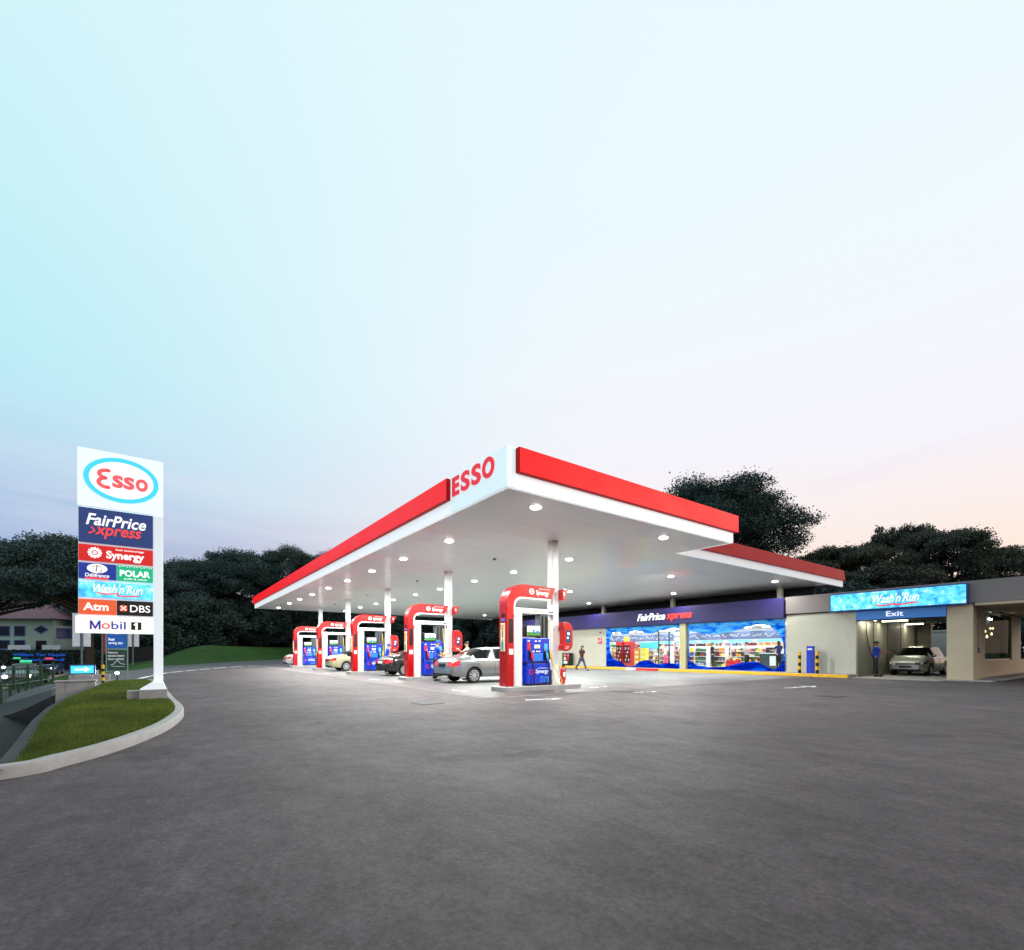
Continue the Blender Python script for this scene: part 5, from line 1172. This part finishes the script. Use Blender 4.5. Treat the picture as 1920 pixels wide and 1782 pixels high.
    for s_ in (1, -1):
        sh, el_, wr = arms[s_]; n = len(SV); SV += [U_(sh), U_(sh.lerp(el_, sleeve))]; SE += [(3, n), (n, n + 1)]; SR += [.075, .062]
    skinned('shirt', SV, SE, [sc_r(r) for r in SR], top_m, t, 0)
    TV = [U_(up(0, 0, 1.0)), U_(up(0, 0, .9))]; TE = [(0, 1)]; TR = [(.155, .125), (.175, .15)]
    for s_ in (1, -1):
        n = len(TV); hp, kn, an = Ls[s_][:3]; TV += [U_(hp.lerp(kn, .32)), U_(kn), U_(kn.lerp(an, 1.0))]; TE += [(1, n), (n, n + 1), (n + 1, n + 2)]; TR += [.094, .076, .066]
        a = U_(Ls[s_][3]); MB().ell((a.x + .05 * k, a.y, a.z - .0), (.135 * k, .05 * k, .05 * k), 10, 6).build('shoe', shoe_m, t, smooth=True)
    skinned('trousers', TV, TE, [sc_r(r) for r in TR], leg_m, t, 0)
    hd_ = U_(up(.018, 0, 1.645))
    mb = MB(); mb.ell((hd_.x - .012 * k, hd_.y, hd_.z + .025 * k), (.108 * k, .092 * k, .105 * k), 14, 8, -.1)
    if hair == 'long': mb.ell((hd_.x - .05 * k, hd_.y, hd_.z - .07 * k), (.07 * k, .095 * k, .2 * k), 12, 8)
    mb.build('hair', hair_m, t, smooth=True)
    if cap:
        cp = MB(); cp.ell((hd_.x, hd_.y, hd_.z + .035 * k), (.118 * k, .102 * k, .105 * k), 16, 6, 0); cp.prism([(hd_.x + .09 * k + .09 * k * math.cos(R(a)), hd_.y + .085 * k * math.sin(R(a))) for a in range(-90, 91, 20)], ZF, hd_.z + .035 * k, hd_.z + .047 * k); cp.build('cap', cap, t, smooth=True)
    for s_ in (1, -1): MB().ell((hd_.x + .088 * k, hd_.y + s_ * .033 * k, hd_.z + .005 * k), (.01 * k, .014 * k, .008 * k), 8, 6).build('eye', eye_m, t)
    MB().ell((hd_.x + .1 * k, hd_.y, hd_.z - .02 * k), (.018 * k, .014 * k, .026 * k), 8, 6).build('nose', sk, t, smooth=True)
    MB().ell((hd_.x + .086 * k, hd_.y, hd_.z - .062 * k), (.01 * k, .026 * k, .008 * k), 8, 6).build('mouth', lip_m, t)
    for s_ in (1, -1): MB().ell((hd_.x - .0, hd_.y + s_ * .094 * k, hd_.z - .01 * k), (.022 * k, .012 * k, .034 * k), 8, 6).build('ear', sk, t, smooth=True)
    return t
person('attendant in blue polo shirt and blue cap at the silver car\'s tail', (9.55, 18.75, 0), R(-12), polo_blue, trousers_black, cap=cap_blue, aR=(28, 6, 62), aL=(18, 8, 50), lL=(6, 4), lR=(-5, 2), lean=8)
person('customer in white shirt by the terminal behind the silver car', (11.15, 18.75, .0), R(150), shirt_white, jeans, hair='short', h=1.68, aR=(60, 8, 70), aL=(20, 8, 40))
person('attendant in blue polo and cap leaning beside the black car', (10.1, 25.85, 0), R(-25), polo_blue, trousers_black, cap=cap_blue, h=1.7, aR=(36, 6, 55), aL=(10, 8, 30), lean=12)
person('walker in maroon top and dark jeans striding past the shop wall', (22.9, 23.4, 0), R(-80), shirt_red, jeans, hair='long', h=1.72, aR=(-22, 6, 16), aL=(24, 6, 22), lL=(24, 4), lR=(-24, 18), lean=4)
wp = person('wash attendant in blue polo and dark cap hosing the silver people carrier', (29.35, 8.78, .012), R(-62), polo_blue, cloth('trousers_slate', (50, 52, 64)), cap=cap_dark, h=1.76, aR=(52, 4, 34), aL=(48, 6, 40), lL=(6, 2), lR=(-6, 2), sk=skin_b)
ln_ = MB().tube([(29.72, 8.38, 1.3), (29.9, 8.15, 1.22), (30.35, 8.0, 1.12)], .014, 6).tube([tuple(p) for p in spline([(29.72, 8.38, 1.3), (29.66, 8.4, .9), (29.75, 8.5, .3), (30.1, 8.8, .05), (31, 8.95, .04)], 6)], .013, 6).build('wash_lance', hose_black); tag(ln_, 'black wash lance and hose held by the wash attendant', 'wash lance')
person('shopper in dark top and grey trousers seen from behind by the red coolers', (30.4, 25.0, .16), R(40), grey_top, grey_tr, aR=(30, 8, 60), lean=6)
person('shopper in loose white shirt with a pink bag in the left window', (31.2, 22.75, .16), R(200), shirt_white, pink_cl, h=1.66, aL=(30, 10, 50))
person('shopper in white shirt and black trousers just inside the shop door', (30.6, 20.95, .16), R(20), shirt_white, trousers_black, h=1.75)
person('shopper all in black reading at the shelves in the right window', (31.0, 18.75, .16), R(-60), black_shirt, trousers_black, aR=(30, 6, 80), aL=(30, 6, 80))
person('shopper in light grey shirt holding an item mid window', (30.3, 15.95, .16), R(160), grey_shirt, trousers_black, aR=(30, 6, 80), aL=(30, 6, 80), h=1.7)
person('cashier in white shirt behind the green counter', (32.0, 14.75, .16), R(180), shirt_white, trousers_black, aR=(30, 6, 60))
person('woman with long dark hair and navy shirt at the counter', (29.7, 13.7, .16), R(60), navy_shirt, trousers_black, hair='long', h=1.72, aL=(36, 8, 60), aR=(20, 6, 40))
bpy.context.view_layer.update()
dg = bpy.context.evaluated_depsgraph_get()
for o, mat in pending:
    me = bpy.data.meshes.new_from_object(o.evaluated_get(dg)); me.materials.clear(); me.materials.append(mat)
    o.modifiers.clear(); old = o.data; o.data = me; bpy.data.meshes.remove(old)

# ------------------------------------------------------------------ roadside things on the left
def railing(name, pts_, label, mat=rail_green, post_h=.92, gap=2.0, bars=.12, group=None):
    t = thing(name, label, 'railing', (0, 0, 0), 0, group); bar = MB()
    P3 = [Vector(p) for p in pts_]
    for a, b in zip(P3, P3[1:]):
        n = max(1, round((b - a).length / gap))
        for k in range(n + 1):
            p = a.lerp(b, k / n); MB().box(p.x - .05, p.x + .05, p.y - .05, p.y + .05, p.z - .1, p.z + post_h).build('post', mat, t, bevel=.01)
        d = (b - a); q = d.normalized()
        for z in (.15, post_h - .1): MB().tube([tuple(a + Vector((0, 0, z))), tuple(b + Vector((0, 0, z)))], .025, 6).build('rail', mat, t)
        m = int(d.length / bars)
        for k in range(1, m): p = a.lerp(b, k / m); bar.box(p.x - .006, p.x + .006, p.y - .006, p.y + .006, p.z + .15, p.z + post_h - .1)
    bar.build('bars', mat, t, kind='stuff'); return t
railing('roadside_railing', [(-5.1, 25.2, -.86), (-5.75, 39.2, -.88)], 'green post railing with thin bars along the drain', bars=.2)
railing('roadside_railing', [(-5.3, 27.4, -.25), (-4.2, 31, -.15)], 'short green railing beyond the blue arrow box', gap=.9, bars=.2)
railing('roadside_railing', [(-19, 30, -.9), (-19, 90, -.9)], 'pale railing along the far side of the road', mat=steel, gap=4, bars=.4)
ab = thing('arrow_sign', 'small lit cyan box sign with white arrow standing on the culvert headwall', 'sign', (-2.28, 21.6, .0))
MB().box(-.34, .34, 0, .14, .46, .78).build('case', blue_frame, ab, bevel=.01); MB().box(-.3, .3, -.008, 0, .49, .75).build('face', backlit('arrow_face', (70, 205, 240), .9), ab)
MB().prism([(-.2, .59), (.06, .59), (.06, .53), (.22, .62), (.06, .71), (.06, .65), (-.2, .65)], FX, -.014, -.008).build('arrow', lit_white, ab)
MB().box(-.28, -.24, .05, .09, .3, .46).box(.24, .28, .05, .09, .3, .46).build('legs', steel, ab)
ab.location = (-2.28, 22.35, .02)
fb = thing('tips_board', 'two panel roadside board with blue fuel saving tips above a dark green panel', 'board', (0, 28.6, 0))
fr = MB().box(-2.12, -2.08, 0, .05, 0, 2.5).box(-1.36, -1.32, 0, .05, 0, 2.5).box(-2.08, -1.36, 0, .05, 1.36, 1.42).box(-2.08, -1.36, 0, .05, .36, .4).build('frame', M('board_frame', S(120, 150, 130), .5), fb)
b1_ = MB().box(-2.08, -1.36, .01, .04, 1.42, 2.5).build('blue_panel', M('tips_blue', S(18, 92, 180), .45, emit=.12), fb); b2_ = MB().box(-2.08, -1.36, .01, .04, .4, 1.36).build('green_panel', M('tips_green', S(30, 64, 62), .45, var=.3, scale=3), fb)
text('lettering', 'Fuel', lit_white, b1_, (-1.92, 1.84, .01), FX, .12, .2, .004, .015); text('lettering', 'saving tips', lit_white, b1_, (-1.77, 1.66, .01), FX, .14, .5, .004, .0)
for k, (s_, w_) in enumerate((('Remove', .34), ('excess items', .58), ('from vehicle', .56))): text('lettering', s_, white_print, b2_, (-2.04 + w_ / 2, 1.24 - k * .15, .01), FX, .1, w_, .004, .02)
cs = MB(); cs.stroke([tuple(p) for p in spline([(-1.95, .66), (-1.85, .7), (-1.72, .86), (-1.6, .74), (-1.44, .68)], 4)], .018, FX, .004, .004); cs.stroke([(-1.9, .6), (-1.45, .58)], .014, FX, .003, .004); cs.build('drawing', white_print, b2_)
fl = thing('floodlight', 'small lit floodlight on a stake at the end of the verge', 'floodlight', (-1.45, 24.2, .1))
MB().cyl((0, 0, 0), (0, 0, .26), .02, n=8).build('stake', black_plastic, fl); MB().box(-.08, .08, -.05, .05, .26, .4).build('housing', black_plastic, fl, bevel=.02); MB().ell((0, -.05, .33), (.062, .02, .055), 14, 8).build('lens', M('flood_lens', S(255, 255, 250), .2, emit=25, ecol=(1, .99, .95, 1)), fl, smooth=True)
ld = bpy.data.lights.new('flood', 'SPOT'); ld.energy = 60; ld.spot_size = R(70); ld.shadow_soft_size = .08; lo = bpy.data.objects.new('flood', ld); C.objects.link(lo); lo.parent = fl; lo.location = (0, -.12, .36); lo.rotation_euler = Vector((-.05, 1, -.25)).to_track_quat('Z', 'Y').to_euler()
bollard((-1.93, 24.9, .0), 'yellow and black bollard left of the fuel saving tips board', h=.72, r=.05)
for k, (a, b, c, d, h_) in enumerate(((-3.0, -1.75, 25.4, 25.7, .34), (-2.9, -2.2, 26.3, 26.6, .5))):
    o = MB().box(a, b, c, d, -.2, h_).build('concrete_block', concrete_m, bevel=.015); tag(o, ['low grey concrete block beside the striped bollard', 'grey concrete block behind the low one, left of the tips board'][k], 'concrete block')
def banner_pole(loc, label, mats, h=4.6, zb=1.3):
    t = thing('banner_pole', label, 'banner pole', loc); MB().cyl((0, 0, 0), (0, 0, h), .06, .05, n=10).build('pole', grey_plastic, t, smooth=True)
    for s_, m_ in mats:
        b = MB(); b.prism([(s_ * .08, zb), (s_ * .46, zb - .02), (s_ * .46, zb + 2.2), (s_ * .08, zb + 2.2)], FX, -.012, .012); b.build('banner', m_, t)
        MB().cyl((0, 0, zb + 2.2), (s_ * .5, 0, zb + 2.2), .012, n=6).build('bracket', steel, t)
    return t
ban_w = cloth('banner_white', (214, 216, 226)); ban_r = cloth('banner_red', (150, 50, 56))
banner_pole((-4.4, 42.8, -.5), 'grey pole with two white banners seen under the left of the pylon', [(-1, ban_w), (1, ban_w)], zb=2.15)
banner_pole((-2.3, 57.4, -.1), 'pole with two white banners right of the tips board', [(-1, ban_w), (1, ban_w)], zb=1.9)
banner_pole((-3.7, 47.2, -.3), 'pole with a red and white banner left of the tips board', [(1, ban_r)], zb=1.5)
fe = thing('timber_fence', 'dark weathered timber fence beside the grass bank', 'fence', (0, 0, 0)); a = Vector((-4.2, 89.5, -.5)); b = Vector((-.2, 86.9, .0)); n = 22
slat = []
for k in range(n):
    p = a.lerp(b, k / n); hh = 2.3 + rnd.uniform(-.04, .04); mb = MB(); d = (b - a).normalized(); q = Vector((-d.y, d.x, 0)) * .02
    w_ = (b - a).length / n * .92; e = p + d * w_
    mb.add([tuple(p - q), tuple(e - q), tuple(e + q), tuple(p + q)] + [tuple(v_ + Vector((0, 0, hh))) for v_ in (p - q, e - q, e + q, p + q)], [(0, 1, 2, 3), (4, 5, 6, 7), (0, 1, 5, 4), (1, 2, 6, 5), (2, 3, 7, 6), (3, 0, 4, 7)]); mb.build('slat', timber_dark, fe)
MB().tube([tuple(a + Vector((.03, .03, 1.3))), tuple(b + Vector((.03, .03, 1.3)))], .04, 6).build('rail', timber_dark, fe)
lp_ = thing('street_lamp', 'street lamp with orange glow at the far left', 'street lamp', (-14.4, 57, -.95)); MB().cyl((0, 0, 0), (0, 0, 8.0), .09, .06, n=10).build('pole', grey_plastic, lp_, smooth=True); MB().tube([(0, 0, 7.9), (.5, -.2, 8.3), (1.3, -.4, 8.4)], .04, 8).build('arm', grey_plastic, lp_)
MB().ell((1.5, -.5, 8.36), (.35, .18, .1), 12, 8).build('lamp_head', M('sodium_lamp', S(255, 200, 110), .3, emit=18, ecol=(1, .62, .22, 1)), lp_)
# house across the road
hs = thing('house', 'two storey pale green house with pinkish roof and blue framed windows across the road', 'house', (-16.8, 105, .9), R(-36.1))
MB().box(-14, 3.5, 0, 9, -2.2, 5.7).build('wall', house_wall, hs)
rf = MB(); rf.add([(-15, -.9, 5.6), (4.4, -.9, 5.6), (4.4, 9.9, 5.6), (-15, 9.9, 5.6), (-9.5, 4.5, 9.2), (-1.2, 4.5, 9.2)], [(0, 1, 5, 4), (1, 2, 5), (2, 3, 4, 5), (3, 0, 4), (0, 3, 2, 1)]); rf.build('roof', house_roof, hs)
wg = MB(); wg.add([(x, y, z) for z in (-2.2, 4.6) for x, y in ((3.5, .6), (6.6, 3.6), (6.6, 9), (3.5, 9))], [(0, 1, 5, 4), (1, 2, 6, 5), (2, 3, 7, 6), (3, 0, 4, 7), (4, 5, 6, 7)]); wg.build('side_wing', house_wall, hs)
def hwin(x0, x1, z0, z1, gm_=dark_glass, y=0):
    w = MB().box(x0, x1, y - .06, y, z0, z0 + .12).box(x0, x1, y - .06, y, z1 - .12, z1).box(x0, x0 + .12, y - .061, y, z0 + .12, z1 - .12).box(x1 - .12, x1, y - .061, y, z0 + .12, z1 - .12).build('window', blue_frame, hs); MB().box(x0 + .12, x1 - .12, y - .02, y, z0 + .12, z1 - .12).build('pane', gm_, w)
for x in (-9.7, -7.3, -4.9, -2.5):
    for z0, z1 in ((.9, 2.3), (2.9, 4.5)): hwin(x, x + 1.7, z0, z1)
dw = MB().prism([(.5, 3.95), (1.67, 3.28), (2.84, 3.95), (1.67, 4.62)], FX, -.06, 0).build('window', blue_frame, hs); MB().prism([(.78, 3.95), (1.67, 3.44), (2.56, 3.95), (1.67, 4.46)], FX, -.08, -.06).build('pane', dark_glass, dw)
MB().box(.9, 2.5, -.05, 0, 0, 2.2).build('door', dark_glass, hs)
for k in range(5):
    p = Vector((3.55, .6, 0)).lerp(Vector((6.6, 3.6, 0)), k / 5); q = Vector((3.55, .6, 0)).lerp(Vector((6.6, 3.6, 0)), (k + .94) / 5); nn_ = Vector((.7, -.7, 0)) * .06
    w = MB().add([tuple(a_ + Vector((0, 0, z))) for z in (2.6, 4.2) for a_ in (p, q, q + nn_, p + nn_)], [(0, 1, 2, 3), (4, 5, 6, 7), (0, 1, 5, 4), (1, 2, 6, 5), (2, 3, 7, 6), (3, 0, 4, 7)]).build('window', blue_frame, hs)
    p2, q2 = p.lerp(q, .12) + nn_, p.lerp(q, .88) + nn_; n3 = nn_ * .3
    MB().add([tuple(a_ + Vector((0, 0, z))) for z in (2.75, 4.05) for a_ in (p2, q2, q2 + n3, p2 + n3)], [(0, 1, 2, 3), (4, 5, 6, 7), (0, 1, 5, 4), (1, 2, 6, 5), (2, 3, 7, 6), (3, 0, 4, 7)]).build('pane', blue_glass, w)
for k, (x0, x1) in enumerate(((-2.7, .8), (2.6, 5.4))): MB().box(x0, x1, -.8, -.76, .75, 1.5).build('banner', ban_w, hs)
# hedge with blue lettering, seen over the taxis
hg = thing('hedge_sign', 'blue letters standing in front of a dark hedge across the road', 'sign', (-12.1, 80.5, -.9), R(-36.1))
cnt = 14000; q = nrng.random((cnt, 3)) * np.array([22, 1.4, 2.4]) + np.array([-13, .3, .05])
def leaves(cen, size):
    n = len(cen); d = nrng.normal(size=(n, 3)); d /= np.linalg.norm(d, axis=1, keepdims=True); e = np.cross(d, nrng.normal(size=(n, 3))); e /= np.linalg.norm(e, axis=1, keepdims=True); f = np.cross(d, e); s = size * (.6 + .8 * nrng.random((n, 1)))
    return np.stack([cen - e * s * .5, cen + f * s * .28, cen + e * s * .5, cen - f * s * .28], 1)
soup('hedge_leaves', leaves(q, .3), leaf_dark, hg, 'stuff')
blue_letter = M('blue_letter', S(24, 92, 200), .5, emit=.25)
text('lettering', 'William Tan Yaquin', blue_letter, hg, (.0, 1.83, 0), FX, .5, 6.4, .05, .03); text('lettering', 'Town Council', blue_letter, hg, (.6, 1.28, 0), FX, .4, 4.8, .05, .03)

# ------------------------------------------------------------------ trees
def tree_meshes(seed, rx, rz, h, nb, nl, leaf, mat, low=0.25, flat=.6, bs=1.):
    g = np.random.default_rng(seed); zc = h - rz
    th = g.random(nb) * 6.283; cz = g.random(nb) ** .75 * (1 + low) - low; rr = np.sqrt(np.clip(1 - np.clip(cz, -1, 1) ** 2 * .92, .04, 1)) * (.3 + .7 * g.random(nb) ** .45)
    ph = g.random(6) * 6.283
    env = 1 + .13 * np.sin(2 * th + ph[0]) + .12 * np.sin(3 * th + ph[1] + 3 * cz) + .1 * np.sin(5 * th + ph[2] - 4 * cz)
    top_ = 1 + .12 * np.sin(2 * th + ph[3]) + .12 * np.sin(4 * th + ph[4] + 5 * rr)
    cen = np.stack([rx * rr * env * np.cos(th), rx * rr * env * np.sin(th), zc + rz * cz * .92 * top_], 1); br = bs * rx * (.07 + .13 * g.random(nb) ** 1.5)
    wgt = br ** 2; wgt /= wgt.sum(); idx = g.choice(nb, nl, p=wgt); d = g.normal(size=(nl, 3)); d /= np.linalg.norm(d, axis=1, keepdims=True); rad = g.random((nl, 1)) ** .4
    c = cen[idx] + d * rad * br[idx][:, None] * np.array([1.25, 1.25, flat]) * (1 + .3 * np.minimum(np.abs(g.normal(size=(nl, 1))), 1.3))
    # stray sprays towards the outside
    k_ = nl // 16; c[:k_] = c[:k_] + (c[:k_] - np.array([0, 0, zc])) * g.random((k_, 1)) * .1
    n = len(c); dd = g.normal(size=(n, 3)); dd[:, 2] += .8; dd /= np.linalg.norm(dd, axis=1, keepdims=True); e = np.cross(dd, g.normal(size=(n, 3))); e /= np.linalg.norm(e, axis=1, keepdims=True); f = np.cross(dd, e); s = leaf * (.5 + g.random((n, 1)))
    P = np.stack([c - e * s * .5, c + f * s * .3, c + e * s * .5, c - f * s * .3], 1)
    me = bpy.data.meshes.new('crown'); k = 4; me.vertices.add(n * k); me.vertices.foreach_set('co', P.ravel()); me.loops.add(n * k); me.loops.foreach_set('vertex_index', np.arange(n * k, dtype=np.int32)); me.polygons.add(n); me.polygons.foreach_set('loop_start', np.arange(0, n * k, k, dtype=np.int32)); me.update(calc_edges=True); me.materials.append(mat)
    tb = MB(); tr_ = rx * .055; fork = zc - rz * .35
    tb.tube([(0, 0, -.5), (.05, 0, .4), (.15, .1, fork * .5), (.1, 0, fork)], [tr_ * 1.5, tr_ * 1.1, tr_, tr_ * .85], 9)
    for b in g.choice(nb, min(nb, 16), replace=False):
        e_ = Vector(cen[b]); s_ = Vector((.1, 0, fork * (.8 + .2 * g.random()))); m_ = s_.lerp(e_, .5) + Vector((0, 0, -rz * .08 + rz * .1 * g.random())); tb.tube([tuple(s_), tuple(m_), tuple(e_)], [tr_ * .5, tr_ * .3, tr_ * .06], 6)
    return me, tb.mesh('trunk', bark, smooth=True)
V_A = tree_meshes(1, 8.5, 6.0, 17, 240, 90000, .25, leaf_teal, .35)
V_B = tree_meshes(2, 7.0, 6.5, 16, 210, 70000, .27, leaf_teal, .55, .7)
V_C = tree_meshes(3, 9.2, 6.8, 21, 240, 120000, .21, leaf_dark, .35, .5, .95)
V_D = tree_meshes(4, 6.0, 4.6, 13, 120, 60000, .2, leaf_warm, .5, .6, .9)
V_E = tree_meshes(5, 5.0, 4.0, 7.4, 120, 26000, .34, leaf_dark, .8, .9)
CAMR = (.808, -.589); CAMF = (.589, .808)
def tree_at(var, ang_x, d, label, sx=1., sz=1., rz=0., group='trees behind the filling station', zg=None):
    """ang_x: tangent of the bearing right of the view axis, d: distance along the axis"""
    u = CAMR[0] * ang_x * d + CAMF[0] * d; v = CAMR[1] * ang_x * d + CAMF[1] * d
    z = float(terrain(u, v)) if zg is None else zg
    t = thing('tree', label, 'tree', (u, v, z - .05), rz, group); link('crown', var[0], t); link('trunk', var[1], t); t.scale = (sx, sx, sz); return t
TX = lambda x: (x - 960) / 897
# left group over the house
tree_at(V_A, TX(168), 56, 'broad dark tree in front of the house, partly behind the pylon', .9, .87, 1.0)
tree_at(V_A, TX(-12), 60, 'dark spreading tree at the left edge before the house roof', 1.0, .91, 3.0)
tree_at(V_B, TX(60), 100, 'dark tree rising behind the house', 1.2, 1.1, 2.0)
tree_at(V_E, TX(222), 80, 'low dark bush behind the banner poles', .8, 1.0, 2.0)
tree_at(V_B, TX(235), 84, 'dark tree behind the right edge of the pylon panels', .95, .85, 5.0)
# centre group behind the bank
cl = [(V_B, 300, 92, .95, .95, 'dark tree just right of the pylon post'), (V_A, 370, 98, .85, 1.0, 'tree with ragged top above the left of the grass bank'), (V_A, 440, 100, 1.05, 1.13, 'tall dark tree above the middle of the bank'), (V_C, 545, 104, .95, .99, 'tallest dark tree left of the canopy, touching the red fascia'),
      (V_A, 640, 108, 1.05, 1.25, 'dark tree behind the farthest pump'), (V_B, 730, 112, 1.25, 1.0, 'dark tree seen between the third and second columns'), (V_A, 830, 110, 1.1, .95, 'dark tree behind the second pump'), (V_B, 920, 105, 1.2, .95, 'dark tree behind the silver car'), (V_A, 1010, 100, 1.1, 1.0, 'dark tree behind the nearest pump')]
for k, (vr, x, d, sx, sz, lab) in enumerate(cl): tree_at(vr, TX(x), d, lab, sx, sz, k * 1.3)
bush = [(330, 88), (385, 92), (440, 98), (500, 104), (560, 108), (620, 108), (690, 104), (760, 102), (830, 100), (900, 98), (970, 94), (1040, 90), (280, 82), (1110, 88)]
for k, (x, d) in enumerate(bush): tree_at(V_E, TX(x), d, f'dark bushy tree along the foot of the tree belt, {ordn(k)} planted', 1.35, 1.25, k * 2.1, 'dark bushes under the tree belt')
# right group behind the shop
tree_at(V_C, TX(1338), 56, 'large spreading tree towering behind the canopy', .97, .98, 2.4, zg=0)
rt = [(V_D, 1510, 62, .9, 1.06, 'olive tree left of the group behind the wash sign'), (V_D, 1580, 60, 1.05, 1.1, 'olive tree above the wash sign\'s left end'), (V_D, 1690, 66, .85, 1.42, 'tallest slim olive tree above the wash sign'), (V_D, 1640, 52, 1.0, .8, 'bushy tree just above the wash sign'),
      (V_D, 1775, 60, 1.0, 1.26, 'olive tree above the sign\'s right end'), (V_D, 1855, 62, .9, 1.12, 'olive tree near the right edge of the photo'), (V_D, 1945, 70, 1.0, .8, 'tree at the far right edge'), (V_E, 1560, 50, 1.1, 1.15, 'dark bush behind the wash block roof'), (V_E, 1830, 52, 1.1, 1.1, 'dark bush behind the office roof')]
for k, (vr, x, d, sx, sz, lab) in enumerate(rt): tree_at(vr, TX(x), d, lab, sx, sz, k * 1.9 + .4, zg=0)

# the wood behind the tree belt reads as one dark mass
nw = 60000; wx_ = 250 + 900 * nrng.random(nw); wd_ = 112 + 14 * nrng.random(nw); wa = (wx_ - 960) / 897
wu = CAMR[0] * wa * wd_ + CAMF[0] * wd_; wv = CAMR[1] * wa * wd_ + CAMF[1] * wd_
wz = (10.5 + 2.2 * np.sin(wx_ * .031) + 1.3 * np.sin(wx_ * .083 + 1)) * nrng.random(nw) ** .85
soup('woodland', leaves(np.stack([wu, wv, wz], 1), 1.0), leaf_dark, None, 'stuff')
